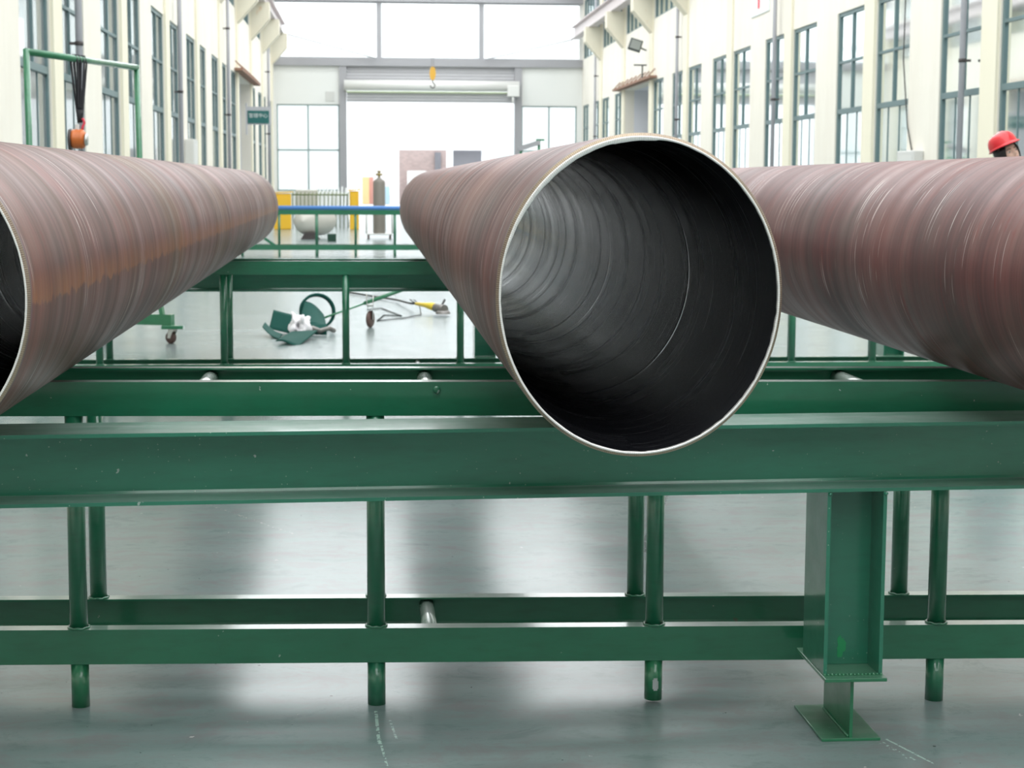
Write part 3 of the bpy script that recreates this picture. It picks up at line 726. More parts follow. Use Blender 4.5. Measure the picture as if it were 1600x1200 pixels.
def pipe(label, cx, cz, rx, rz, y0, y1, dx, mshell, seed, wall=0.0092):
    root = thing('steel_pipe', (cx, y0, cz - rz), label, 'pipe')
    N = 256

    def surf(prof, name, mm, rfun=None, flip=False):
        """prof = list of (radial offset inward, y); uv: u = angle/2pi (0 at +X, counter-clockwise), v = metres from the cut"""
        bm = bmesh.new(); uvl = bm.loops.layers.uv.new('uv'); rings = []
        for off, y in prof:
            ring = []
            for k in range(N + 1):
                a = 2 * PI * k / N - PI / 2
                o2 = off
                if rfun: o2 = rfun(off, y, a)
                yy = y
                x = cx + (y - 3.2) * dx + (rx - o2) * math.cos(a); z = cz + (rz - o2) * math.sin(a)
                ring.append(bm.verts.new(Vector((x, yy, z)) - root.location))
            rings.append(ring)
        for i, (A, B) in enumerate(zip(rings, rings[1:])):
            for k in range(N):
                f = bm.faces.new((A[k], A[k + 1], B[k + 1], B[k]) if not flip else (A[k], B[k], B[k + 1], A[k + 1])); f.smooth = True
                for lp in f.loops:
                    v = lp.vert
                    kk = k + (1 if v in (A[k + 1], B[k + 1]) else 0)
                    yy = prof[i][1] if v in (A[k], A[k + 1]) else prof[i + 1][1]
                    lp[uvl].uv = ((kk / N - 0.25), yy - y0 + (0 if name != 'cut_edge' else prof[i][0] * 3))
        me = bpy.data.meshes.new(name); bm.to_mesh(me); bm.free(); me.materials.append(MATS[mm])
        o = bpy.data.objects.new(name, me); col.objects.link(o); o.parent = root
        return o
    # a ragged, thicker land in the upper left of the cut, as a flame cutter leaves it
    def rag(a):
        d = math.degrees(a) % 360
        w = 0.0
        if 78 < d < 165: w = 0.0055 * math.sin((d - 78) / 87 * PI) ** 0.7
        if 84 < d < 102: w += 0.0016
        return w + 0.0006 * noise.noise(Vector((math.cos(a) * 14, math.sin(a) * 14, seed))) + 0.0003 * noise.noise(Vector((math.cos(a) * 60, math.sin(a) * 60, seed)))
    ys = [y0 + 0.006, y0 + 0.03, y0 + 0.2] + [y0 + 0.5 + (y1 - y0 - 0.5) * k / 24 for k in range(25)]
    surf([(0, y) for y in ys], 'shell', mshell)
    land = lambda off, y, a: off + (rag(a) if off > wall * 0.8 else 0)
    surf([(0.0, y0 + 0.006), (0.0016, y0 + 0.0035), (0.0042, y0 + 0.0015), (wall * 0.62, y0)], 'bevel', 'scorched_bevel_steel', lambda off, y, a: off * (1 + 0.18 * noise.noise(Vector((math.cos(a) * 20, math.sin(a) * 20, seed + 3)))) if off > 0.001 else off)
    surf([(wall * 0.6, y0 - 0.0002), (wall * 0.8, y0 - 0.0010), (wall, y0 - 0.0003), (wall * 1.06, y0 + 0.002), (wall * 1.0, y0 + 0.010)], 'cut_edge', 'bright_cut_steel', land)
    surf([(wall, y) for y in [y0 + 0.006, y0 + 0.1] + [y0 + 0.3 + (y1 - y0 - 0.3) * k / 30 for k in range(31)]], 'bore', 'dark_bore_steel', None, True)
    surf([(0, y1), (wall, y1)], 'far_edge', 'scorched_bevel_steel')
    return root


ZB = 0.8475
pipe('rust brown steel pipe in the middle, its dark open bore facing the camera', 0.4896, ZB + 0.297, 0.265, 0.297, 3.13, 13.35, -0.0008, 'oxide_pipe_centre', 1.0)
pipe('rust brown steel pipe on the left with an orange stain line along its side', -0.8677, ZB + 0.297, 0.265, 0.297, 3.11, 13.95, -0.0127, 'oxide_pipe_left', 2.0)
pipe('rust brown steel pipe on the right with a pale window reflection painted along its side', 1.634, ZB + 0.2873, 0.265, 0.2873, 3.12, 13.5, 0.0044, 'oxide_pipe_right', 3.0)


# ------------------------------------------------------------------ roller racks (channel rails on tube posts)
def rack(name, label, yf, yb, x0, x1, posts_f, posts_b, spacers_t, spacers_b, slope, lower=(0.116, 0.207), upper=(0.760, 0.847), paint='green_rack_paint', gap=0.008, touch=(), rear_stubs=True):
    ym = (yf + yb) / 2
    root = thing(name, ((x0 + x1) / 2, ym, 0), label, 'rack')
    sh = lambda v: Vector((v.x, v.y + slope * v.x, v.z))
    W, tf, tw = 0.046, 0.0065, 0.005

    def channel(nm, y, z0, z1, sgn):
        # web at y, flanges pointing sgn (inside the rack)
        b = MB(); ya, yb_ = y, y + sgn * W
        prof = [(ya, z0), (yb_, z0), (yb_, z0 + tf * 0.7), (ya + sgn * tw * 2, z0 + tf * 1.2), (ya + sgn * tw, z0 + tf * 2.2), (ya + sgn * tw, z1 - tf * 2.2), (ya + sgn * tw * 2, z1 - tf * 1.2), (yb_, z1 - tf * 0.7), (yb_, z1), (ya, z1)]
        b.prism(prof, 'x', x0, x1); b.warp(sh); b.build(nm, paint, root)
    channel('upper_rail', yf, upper[0], upper[1], 1)
    channel('upper_rail', yb + W, upper[0], upper[1], -1)
    channel('lower_rail', yf, lower[0], lower[1], 1)
    channel('lower_rail', yb + W, lower[0], lower[1], -1)
    r = 0.0232
    for (ps, y) in ((posts_f, yf + 0.024), (posts_b, yb + 0.022)):
        for i, x in enumerate(ps):
            b = MB(); b.tube([(x, y, lower[1] - 0.001), (x, y, upper[0])], r, 24)
            # weld bead at the foot of the tube
            b.tube([(x + 0.026 * math.cos(a), y + 0.026 * math.sin(a), lower[1] + 0.002 + 0.0012 * math.sin(7 * a)) for a in [2 * PI * k / 24 for k in range(25)]], 0.0035, 6)
            b.warp(sh); b.build('post', paint, root)
            if y > ym and not rear_stubs: continue
            foot = 0.0 if (i in touch) else gap
            b = MB(); b.tube([(x, y, foot), (x, y, lower[0] + 0.001)], r, 24)
            b.warp(sh); b.build('stub_leg', 'green_fresh_paint' if (i == 1 or i == 3) and y < ym else paint, root)
    for (sp, z) in ((spacers_t, upper[1] - 0.031), (spacers_b, lower[1] - 0.031)):
        for x in sp:
            b = MB(); b.tube([(x, yf + 0.006, z), (x, yb + W - 0.006, z)], 0.021, 20); b.warp(sh); b.build('cross_tube', 'toplit_tube_paint', root)
    return root


near = rack('roller_rack', 'near green pipe rack of two channel rails on round tube posts', 4.372, 4.70, -2.35, 3.25,
            [-1.51, -0.757, 0.007, 0.730, 1.474, 2.22, 2.96], [-1.51, -0.757, 0.007, 0.730, 1.474, 2.22, 2.96],
            [-1.05, -0.440, 0.142, 0.75, 1.29, 2.0], [0.148], -0.042, touch=(1, 2, 4), rear_stubs=False)
# chipped bare patch on the third stub leg
b = MB(); cxp, cyp = 0.730, 4.396 - 0.042 * 0.730; g_ = {}
for i in range(9):
    for j in range(11):
        aa = -PI / 2 + (i - 4) * 0.11 + 0.1; zz = 0.052 + (j - 5) * 0.0042
        g_[i, j] = (aa, zz)
for i in range(8):
    for j in range(10):
        q = math.hypot((i - 3.5) / 3.2, (j - 4.5) / 4.6) + 0.35 * noise.noise(Vector((i * 0.6, j * 0.5, 3)))
        if q < 0.95:
            b.quad([(cxp + 0.0237 * math.cos(g_[k][0]), cyp + 0.0237 * math.sin(g_[k][0]), g_[k][1]) for k in ((i, j), (i + 1, j), (i + 1, j + 1), (i, j + 1))])
b.build('bare_patch', 'bare_patch', near)
# bolt on the upper front rail
b = MB(); b.lathe([(0.0001, -0.008), (0.006, -0.008), (0.0095, -0.006), (0.0095, 0.0)], (0.163, 4.372 - 0.042 * 0.163, 0.827), 'y', 14); b.build('bolt', 'green_rack_paint', near)

far = rack('roller_rack', 'second green pipe rack, under the far ends of the three pipes', 11.16, 11.50, -3.6, 5.2,
           [-3.2, -1.738, -0.949, -0.168, 0.572, 2.02, 2.764, 3.31, 4.3], [-3.2, -1.725, -0.940, -0.173, 0.588, 2.04, 2.84, 3.40, 4.4],
           [-2.4, -0.5, 0.3, 1.7, 3.1], [0.3], 0.0, lower=(0.095, 0.183), touch=tuple(range(9)))

# rack far down the hall, carrying one blue bar
frx = rack('roller_rack', 'small distant green rack with a blue bar lying on top', 31.9, 32.35, -4.0, 7.0,
           [-3.7, -3.0, -2.35, -1.68, -1.004, -0.29, 0.43, 1.15, 1.85, 2.6, 3.3, 4.0], [-3.7, -1.004, 0.43, 1.85, 3.3], [-2, 0.2, 2.2], [], 0.0, touch=tuple(range(12)))
b = MB(); b.bar((-2.2, 31.93, 0.50), (-1.72, 31.93, 0.17), 0.03, 0.05); b.build('diagonal_brace', 'green_rack_paint', frx)
b = MB(); b.tube([(-3.9, 31.93, 0.885), (6.9, 31.93, 0.885)], 0.038, 14); o = b.build('blue_bar', 'blue_paint'); tag(o, 'long thin blue bar lying along the top of the distant green rack', 'bar')


# ------------------------------------------------------------------ I beams
def ibeam_profile(yf, z0, z1, w, tf, tw, fil=0.010):
    yc = yf + w / 2; a = yf; b_ = yf + w; l = yc - tw / 2; r = yc + tw / 2
    return [(a, z0), (b_, z0), (b_, z0 + tf), (r + fil, z0 + tf + 0.002), (r + fil * 0.3, z0 + tf + fil * 0.4), (r, z0 + tf + fil), (r, z1 - tf - fil), (r + fil * 0.3, z1 - tf - fil * 0.4), (r + fil, z1 - tf - 0.002), (b_, z1 - tf), (b_, z1),
            (a, z1), (a, z1 - tf), (l - fil, z1 - tf - 0.002), (l - fil * 0.3, z1 - tf - fil * 0.4), (l, z1 - tf - fil), (l, z0 + tf + fil), (l - fil * 0.3, z0 + tf + fil * 0.4), (l - fil, z0 + tf + 0.002), (a, z0 + tf)]


def support_beam(label, yf, x0, x1, slope, colx, z0=0.617, z1=0.783):
    root = thing('support_beam', ((x0 + x1) / 2, yf + 0.1, 0), label, 'beam')
    sh = lambda v: Vector((v.x, v.y + slope * v.x, v.z))
    b = MB(); b.prism(ibeam_profile(yf, z0, z1, 0.19, 0.0085, 0.008), 'x', x0, x1)
    b.warp(sh); b.build('girder', 'green_beam_paint', root)
    for cx in colx:
        yo = slope * cx
        a, e = yf + yo, yf + yo + 0.20
        c = MB()   # H section upright: flanges run front to back, web across
        c.box(cx - 0.073, cx - 0.064, a, e, 0.166, z0 - 0.0005); c.box(cx + 0.064, cx + 0.073, a, e, 0.166, z0 - 0.0005)
        c.box(cx - 0.064, cx + 0.064, (a + e) / 2 - 0.004, (a + e) / 2 + 0.004, 0.166, z0 - 0.0005)
        # weld beads
        for xx in (cx - 0.0685, cx + 0.0685):
            c.tube([(xx, a + 0.002, z0 - 0.004), (xx + 0.004, a - 0.001, z0 - 0.008)], 0.005, 8)
        cb = c.build('column', 'green_beam_paint', root)
        c = MB()   # short I section lying front to back as the foot
        c.box(cx - 0.076, cx + 0.076, a - 0.032, e + 0.055, 0.157, 0.1655, 0.001)
        c.box(cx - 0.004, cx + 0.004, a + 0.002, e + 0.045, 0.0075, 0.157)
        c.box(cx - 0.073, cx + 0.073, a - 0.002, e + 0.075, 0.0, 0.0075, 0.001)
        for k in range(26):
            yy = a + 0.01 + k * 0.009
            c.sphere((cx - 0.006, yy, 0.010), 0.0042, seg=6, rings=4)
        for k in range(16):
            c.sphere((cx - 0.07 + k * 0.0093, a - 0.001, 0.1665), 0.0038 + 0.0015 * random.random(), seg=6, rings=4)
        c.build('foot', 'green_fresh_paint', root)
        if abs(cx - 1.16) < 0.01:   # brighter touch-up blotch low on the web
            c = MB(); yw = (a + e) / 2 - 0.0046; pts = []
            for k in range(28):
                t_ = 2 * PI * k / 28; rr_ = 1 + 0.22 * math.sin(3 * t_ + 1) + 0.1 * math.sin(8 * t_)
                pts.append((cx - 0.004 + 0.013 * rr_ * math.cos(t_) * (1 if math.sin(t_) < 0 else 0.75), 0.212 + 0.026 * rr_ * math.sin(t_)))
            c.prism(pts, 'y', yw, yw + 0.0008); c.build('touch_up_patch', 'touch_up_green', root)
    return root


support_beam('heavy green I-beam in front of the near rack, carried on an H-section upright', 3.955, -2.5, 3.4, 0.047, [1.160, -2.3, 3.2])
support_beam('green I-beam behind the second rack under the far pipe ends', 11.72, -3.6, 5.2, 0.0, [-3.2, 0.77, 3.62, 4.9])

# ------------------------------------------------------------------ portable gantry with hoist
g = thing('portable_gantry', (-2.1, 14.0, 0), 'green tubular gantry frame on castors behind the left pipe', 'gantry')
A0, A1 = Vector((-2.495, 13.0, 2.285)), Vector((-1.93, 14.7, 2.285))
GP = 'green_fresh_paint'
b = MB(); b.tube([A0, A1], 0.026, 16); b.build('cross_bar', GP, g)
F0, F1 = Vector((-2.485, 13.0, 0.20)), Vector((-1.90, 14.7, 0.22))
d = (A1 - A0).normalized(); side = Vector((d.y, -d.x, 0)).normalized()
for (T_, F0_) in ((A0, F0), (A1, F1)):
    b = MB(); b.tube([T_ + Vector((0, 0, 0.02)), F0_], 0.024, 14); b.build('upright', GP, g)
    b = MB(); p0, p1 = F0_ - side * 0.42 - Vector((0, 0, 0.02)), F0_ + side * 0.25 - Vector((0, 0, 0.02)); b.bar(p0, p1, 0.07, 0.09); b.build('base_bar', GP, g)
    b = MB(); b.bar(F0_ + side * 0.16, F0_ + side * 0.02 + Vector((0, 0, 0.75)), 0.045, 0.03); b.build('brace', GP, g)
    for q in (p0 + side * 0.05, p1 + side * 0.0):
        b = MB(); b.box(q.x - 0.09, q.x + 0.09, q.y - 0.06, q.y + 0.06, 0.125, 0.155, 0.004); b.build('castor_plate', GP, g)
        rz = lambda v, q=q: Vector((q.x, q.y, 0)) + Matrix.Rotation(0.9, 3, 'Z') @ (v - Vector((q.x, q.y, 0)))
        b = MB()
        for s_ in (-1, 1): b.prism([(q.y + s_ * 0.0 - 0.03, 0.125), (q.y + 0.03, 0.125), (q.y + 0.04, 0.045), (q.y + 0.01, 0.045)], 'x', q.x + s_ * 0.026 - 0.002, q.x + s_ * 0.026 + 0.002)
        b.warp(rz); fk = b.build('castor_fork', 'zinc', g)
        b = MB(); b.lathe([(0.012, -0.02), (0.045, -0.02), (0.05, -0.012), (0.05, 0.012), (0.045, 0.02), (0.012, 0.02)], (q.x, q.y + 0.025, 0.05), 'x', 20); b.warp(rz); b.build('wheel', 'wheel_brown', fk)

HX, HY = -2.245, 13.75
sl = MB()
for (dx0, dx1) in ((-0.055, -0.012), (-0.012, 0.002), (0.03, 0.014), (0.062, 0.02)):
    top = A0 + (A1 - A0) * ((HY - 13.0) / 1.7)
    t0 = top + d * (dx0 * 1.2)
    pts = [t0 + Vector((0.0, 0, -0.03)) - side * 0.030, t0 + Vector((0, 0, 0.028)) - side * 0.012, t0 + Vector((0, 0, 0.028)) + side * 0.012, t0 + Vector((0, 0, -0.03)) + side * 0.030, Vector((HX + dx1, HY, 1.86)), Vector((HX + dx1 * 0.5, HY, 1.80))]
    sl.tube(pts, 0.0085, 8)
    sl.tube([pts[0], Vector((HX + dx1 - 0.004, HY - 0.01, 1.86))], 0.0085, 8)
sl.tube([(HX, HY, 1.90), (HX - 0.004, HY, 1.80)], 0.022, 10, radii=[0.03, 0.016])
o = sl.build('lifting_sling', 'black_webbing'); tag(o, 'black webbing sling looped over the green gantry bar', 'sling')
h = thing('chain_hoist', (HX, HY, 1.6), 'small orange hand chain hoist hanging from the black sling', 'hoist')
b = MB(); b.lathe([(0.03, -0.06), (0.065, -0.055), (0.078, -0.035), (0.072, -0.03), (0.078, -0.01), (0.072, 0.0), (0.078, 0.02), (0.07, 0.04), (0.045, 0.055)], (HX - 0.012, HY, 1.675), 'x', 24); b.build('housing', 'hoist_orange', h)
b = MB(); b.lathe([(0.02, 0.0), (0.085, 0.0), (0.088, 0.01), (0.088, 0.018), (0.02, 0.02)], (HX - 0.085, HY, 1.665), 'x', 24); b.build('chain_wheel', 'hoist_dark', h)
b = MB(); b.lathe([(0.0001, 0.0), (0.042, 0.0), (0.047, -0.008), (0.047, -0.02)], (HX + 0.062, HY - 0.03, 1.67), 'x', 20); b.warp(lambda v: v).build('end_cover', 'zinc', h)
b = MB(); b.box(HX - 0.035, HX - 0.008, HY - 0.015, HY + 0.015, 1.735, 1.79, 0.004); b.build('name_tag', 'hoist_white', h)
b = MB(); b.tube([(HX + 0.014, HY, 1.73), (HX + 0.02, HY, 1.77), (HX + 0.034, HY, 1.80), (HX + 0.024, HY, 1.83), (HX + 0.004, HY, 1.825), (HX, HY, 1.80)], 0.010, 10); b.build('top_hook', 'banner_red', h)
b = MB()
for k in range(34):
    z = 1.58 - k * 0.022; a = (k % 2) * PI / 2
    b.tube([(HX + 0.01 + 0.007 * math.cos(t_) * math.cos(a), HY + 0.007 * math.cos(t_) * math.sin(a), z + 0.013 * math.sin(t_)) for t_ in [2 * PI * j / 8 for j in range(9)]], 0.0025, 5, cap=False)
b.build('load_chain', 'hoist_dark', h)

# ------------------------------------------------------------------ things on the floor beyond
# bent dark green sheets, white cloth, reel


def sheet(b, corners, zf, nu=14, nv=8, th=0.006):
    """thin curved sheet: corners (4 xy points), zf(u, v) -> height"""
    c = [Vector((x, y)) for x, y in corners]
    top = []; bot = []
    for i in range(nu + 1):
        u = i / nu; rt = []; rb = []
        for j in range(nv + 1):
            v = j / nv; p = (c[0] * (1 - u) + c[1] * u) * (1 - v) + (c[3] * (1 - u) + c[2] * u) * v
            z = zf(u, v); rt.append(b.bm.verts.new((p.x, p.y, z + th))); rb.append(b.bm.verts.new((p.x, p.y, z)))
        top.append(rt); bot.append(rb)
    for i in range(nu):
        for j in range(nv):
            f = b.bm.faces.new((top[i][j], top[i + 1][j], top[i + 1][j + 1], top[i][j + 1])); f.smooth = True
            f = b.bm.faces.new((bot[i][j], bot[i][j + 1], bot[i + 1][j + 1], bot[i + 1][j])); f.smooth = True
    for i in range(nu):
        b.bm.faces.new((top[i][0], bot[i][0], bot[i + 1][0], top[i + 1][0])); b.bm.faces.new((top[i][nv], top[i + 1][nv], bot[i + 1][nv], bot[i][nv]))
    for j in range(nv):
        b.bm.faces.new((top[0][j], top[0][j + 1], bot[0][j + 1], bot[0][j])); b.bm.faces.new((top[nu][j], bot[nu][j], bot[nu][j + 1], top[nu][j + 1]))


b = MB(); sheet(b, [(-0.93, 15.75), (-0.74, 15.55), (-0.72, 15.75), (-0.90, 15.95)], lambda u, v: 0.03 + 0.15 * v - 0.03 * u)
sheet(b, [(-0.96, 15.25), (-0.80, 14.95), (-0.78, 15.2), (-0.95, 15.5)], lambda u, v: 0.004 + 0.08 * (1 - u) ** 2 + 0.02 * v)
o = b.build('bent_sheet', 'teal_canvas'); tag(o, 'dark green bent sheet lying left of the white cloth on the floor', 'sheet')


def blob(name, mm, c, sx, sy, sz, seed, label, cat, amp=0.35, z0=0.0):
    b = MB(); vs_ = b.sphere((0, 0, 0), 1.0, seg=40, rings=24)
    for v in vs_:
        p = v.co.copy()
        n_ = noise.fractal(p * 1.6 + Vector((seed, 0, 0)), 1.0, 2.0, 3)
        fold = math.sin(p.x * 9 + 4 * noise.noise(p * 2 + Vector((seed, 4, 0)))) * 0.10
        p *= 1 + amp * n_ + fold
        z = max(p.z, -0.15)
        v.co = Vector((c[0] + p.x * sx, c[1] + p.y * sy, z0 + (z + 0.15) * sz))
    o = b.build(name, mm); tag(o, label, cat); return o


blob('white_rag', 'cloth_white', (-0.64, 15.4), 0.085, 0.30, 0.12, 2.0, 'crumpled white cloth lying on the dark green sheets on the floor', 'cloth', 0.5, 0.05)
b = MB(); sheet(b, [(-0.80, 14.45), (-0.62, 14.40), (-0.47, 15.0), (-0.70, 15.1)], lambda u, v: 0.004 + 0.045 * v + 0.03 * math.sin(3 * u + 1) * (1 - v) + 0.02 * v * u, th=0.01); o = b.build('folded_canvas', 'teal_canvas'); tag(o, 'teal canvas flap spread in front of the white cloth', 'canvas')
# reel: ring with a hood
rl = thing('cable_reel', (-0.50, 16.2, 0), 'dark green wheel rim leaning over the heap beside the white cloth', 'reel')
b = MB(); cen = Vector((-0.51, 16.1, 0.155)); ax = Vector((0.25, -1, 0.25)).normalized(); e1 = ax.cross(Vector((0, 0, 1))).normalized(); e2 = e1.cross(ax)
for off in (0, 0.05):
    b.tube([cen + ax * off + (e1 * math.cos(a) * 0.155 + e2 * math.sin(a) * 0.155) for a in [2 * PI * k / 40 for k in range(41)]], 0.013, 10, cap=False)
for k in range(6):
    a = 2 * PI * k / 6 + 0.3; b.tube([cen + e1 * math.cos(a) * 0.155 + e2 * math.sin(a) * 0.155, cen + ax * 0.05 + e1 * math.cos(a) * 0.155 + e2 * math.sin(a) * 0.155], 0.008, 6)
b.build('rim', 'teal_canvas', rl)
b = MB(); sheet(b, [(-0.66, 15.55), (-0.40, 15.45), (-0.44, 15.95), (-0.62, 16.05)], lambda u, v: 0.05 + 0.20 * v * (1 - u * 0.6) + 0.03 * math.sin(PI * u), th=0.01); sheet(b, [(-0.66, 15.45), (-0.40, 15.35), (-0.40, 15.45), (-0.66, 15.55)], lambda u, v: 0.004 + 0.06 * v, th=0.03); b.build('hood', 'teal_canvas', rl)
b = MB(); b.tube([(-0.62, 15.35, 0.05), (-0.52, 15.3, 0.07), (-0.46, 15.35, 0.04), (-0.38, 15.4, 0.06), (-0.34, 15.5, 0.03)], 0.022, 8); b.build('bracket', 'grinder_steel', rl)

# long rod on a castor
rd = thing('tow_bar', (0, 16.2, 0), 'long thin green bar with one castor wheel under it', 'tow bar')
P0, P1 = Vector((-0.46, 16.0, 0.10)), Vector((0.72, 16.6, 0.48))
b = MB(); b.tube([P0, P0.lerp(P1, 0.35)], 0.010, 8); b.tube([P0.lerp(P1, 0.33), P1], 0.018, 10); b.build('bar', GP, rd)
b = MB()
for s_ in (-1, 1): b.prism([(16.12, 0.20), (16.24, 0.20), (16.21, 0.075), (16.15, 0.075)], 'x', -0.015 + s_ * 0.024 - 0.003, -0.015 + s_ * 0.024 + 0.003)
b.box(-0.045, 0.015, 16.12, 16.24, 0.20, 0.215); b.tube([(-0.045, 16.18, 0.2), (-0.05, 16.18, 0.34)], 0.005, 6); b.tube([(0.012, 16.18, 0.2), (0.012, 16.18, 0.30)], 0.005, 6)
fk = b.build('castor_fork', 'zinc', rd)
b = MB(); b.lathe([(0.02, -0.017), (0.07, -0.017), (0.08, -0.008), (0.08, 0.008), (0.07, 0.017), (0.02, 0.017)], (-0.015, 16.18, 0.08), 'x', 24); b.warp(lambda v: Vector((-0.015 + (v.x + 0.015) * 1.0 + (v.y - 16.18) * 0.35, v.y, v.z))); b.build('wheel', 'wheel_brown', fk)

# angle grinder and its cable
gr = thing('angle_grinder', (0.70, 17.7, 0), 'yellow angle grinder lying on the floor at the end of a dark cable', 'grinder')
b = MB(); b.tube([(0.46, 18.1, 0.09), (0.56, 17.95, 0.085), (0.62, 17.85, 0.08), (0.66, 17.8, 0.07)], 0.03, 12, radii=[0.016, 0.026, 0.042, 0.04]); b.build('body', 'grinder_yellow', gr)
b = MB(); b.tube([(0.655, 17.78, 0.07), (0.74, 17.65, 0.06)], 0.05, 12, radii=[0.046, 0.05]); b.build('gear_head', 'grinder_steel', gr)
b = MB(); b.lathe([(0.01, 0.0), (0.075, 0.0), (0.08, 0.006), (0.01, 0.012)], (0.725, 17.60, 0.02), 'z', 24); b.lathe([(0.0001, 0.05), (0.062, 0.05), (0.075, 0.03), (0.075, 0.02)], (0.725, 17.63, 0.0), 'z', 24); b.build('guard', 'grinder_steel', gr)
b = MB(); b.tube([(0.70, 17.72, 0.07), (0.75, 17.8, 0.15)], 0.012, 8); b.build('side_handle', 'cable_black', gr)
b = MB(); b.tube([(-0.35, 21.3, 0.02), (0.0, 20.4, 0.02), (0.28, 19.6, 0.03), (0.40, 18.6, 0.06), (0.46, 18.1, 0.09)], 0.012, 8); b.tube([(0.46, 18.1, 0.09), (0.40, 18.3, 0.12), (0.46, 18.5, 0.10), (0.5, 18.2, 0.06), (0.5, 17.6, 0.012), (0.3, 17.2, 0.008), (0.05, 16.9, 0.008), (0.12, 17.6, 0.008), (0.3, 17.5, 0.008), (0.1, 18.6, 0.008), (-0.05, 18.4, 0.008)], 0.006, 6)
o = b.build('power_cable', 'cable_black'); tag(o, 'dark power cable trailing across the floor to the yellow grinder', 'cable')

# ------------------------------------------------------------------ far clutter between the first two pipes
gc = thing('gas_cylinder', (0.19, 42, 0.2), 'tall grey brown gas cylinder standing on a white cart', 'gas cylinder')
b = MB(); b.lathe([(0.145, 0.0), (0.15, 0.02), (0.15, 0.55), (0.145, 0.57), (0.145, 1.22), (0.12, 1.27), (0.06, 1.31), (0.05, 1.33)], (0.19, 42, 0.13), 'z', 24); b.build('body', 'cylinder_grey', gc)
b = MB(); b.tube([(0.19, 42, 1.45), (0.19, 42, 1.60)], 0.03, 10); b.tube([(0.11, 42, 1.54), (0.27, 42, 1.54)], 0.025, 8); b.lathe([(0.0001, 0.0), (0.05, 0.0), (0.05, 0.03), (0.0001, 0.03)], (0.19, 42, 1.6), 'z', 12); b.build('valve', 'brass', gc)
ct = thing('cylinder_cart', (0.19, 42, 0), 'white tubular cart under the gas cylinder behind the blue bar', 'cart')
b = MB(); b.box(-0.12, 0.50, 41.7, 42.3, 0.10, 0.13, 0.01); b.build('deck', 'cart_white', ct)
for x in (-0.12, 0.5):
    b = MB(); b.tube([(x, 41.75, 0.13), (x, 41.75, 0.78), (x, 42.25, 0.78), (x, 42.25, 0.13)], 0.018, 8); b.build('side_rail', 'cart_white', ct)
for x in (-0.07, 0.45):
    for y in (41.78, 42.22):
        b = MB(); b.lathe([(0.01, -0.025), (0.05, -0.025), (0.05, 0.025), (0.01, 0.025)], (x, y, 0.05), 'x', 16); b.build('wheel', 'wheel_brown', ct)
tk = thing('steel_vessel', (-1.38, 42, 0), 'dull grey steel vessel lying on its side below the blue bar', 'vessel')
b = MB(); b.lathe([(0.0001, -0.55), (0.15, -0.52), (0.27, -0.43), (0.33, -0.28), (0.35, -0.1), (0.35, 0.35), (0.30, 0.5), (0.18, 0.58)], (-1.38, 42, 0.42), 'y', 28); b.warp(lambda v: Vector((v.x * 1.0 + (v.y - 42) * 0.45, v.y, v.z))); b.build('vessel_body', 'tank_grey', tk)
b = MB(); b.box(-1.62, -1.28, 41.6, 42.2, 0.0, 0.12, 0.02); b.prism([(-1.68, 0.0), (-1.22, 0.0), (-1.32, 0.16), (-1.58, 0.16)], 'y', 41.5, 41.6); b.build('cradle', 'hoist_dark', tk)
b = MB(); b.box(-1.01, -0.81, 40.0, 40.3, 0, 0.17, 0.005); b.box(-0.99, -0.83, 39.99, 40.0, 0.02, 0.15); o = b.build('tool_box', 'dark_green_box'); tag(o, 'small dark green box on the floor right of the steel vessel', 'box')
for i, (x0, x1, z0, z1, lab) in enumerate(((-2.78, -2.30, 0.0, 1.02, 'yellow machine cabinet at the left end of the olive guard fence'), (-0.62, -0.36, 0.0, 1.10, 'yellow machine cabinet between the white rails and the gas cylinder'))):
    b = MB(); b.box(x0, x1, 50, 50.5, z0, z1, 0.02); b.box(x0 + 0.05, x1 - 0.05, 49.97, 50.0, z0 + 0.55, z1 - 0.12); b.bar((x0 - 0.05, 50.25, z1 + 0.02), (x1 + 0.05, 50.25, z1 + 0.05), 0.55, 0.03); o = b.build('machine_cabinet', 'safety_yellow'); tag(o, lab, 'cabinet')
gf = thing('guard_fence', (-1.5, 52, 0), 'low olive green guard fence with close uprights beyond the blue bar', 'fence')
b = MB(); b.tube([(-2.35, 52, 0.98), (-0.68, 52, 0.98)], 0.022, 8); b.tube([(-2.35, 52, 0.62), (-0.68, 52, 0.62)], 0.018, 8); b.build('fence_rail', 'mesh_olive', gf)
for k in range(15):
    x = -2.33 + k * 1.63 / 14; b = MB(); b.tube([(x, 52, 0.0), (x, 52, 0.98), (x + 0.02, 52.04, 1.06)], 0.016, 6); b.build('upright', 'mesh_olive', gf)
b = MB(); b.box(-2.3, -1.62, 53.2, 53.5, 0.0, 1.12, 0.02); b.box(-2.25, -1.67, 53.18, 53.2, 0.2, 1.0); o = b.build('stillage', 'tank_grey'); tag(o, 'pale beige crate behind the left half of the olive fence', 'crate')
ch0 = None
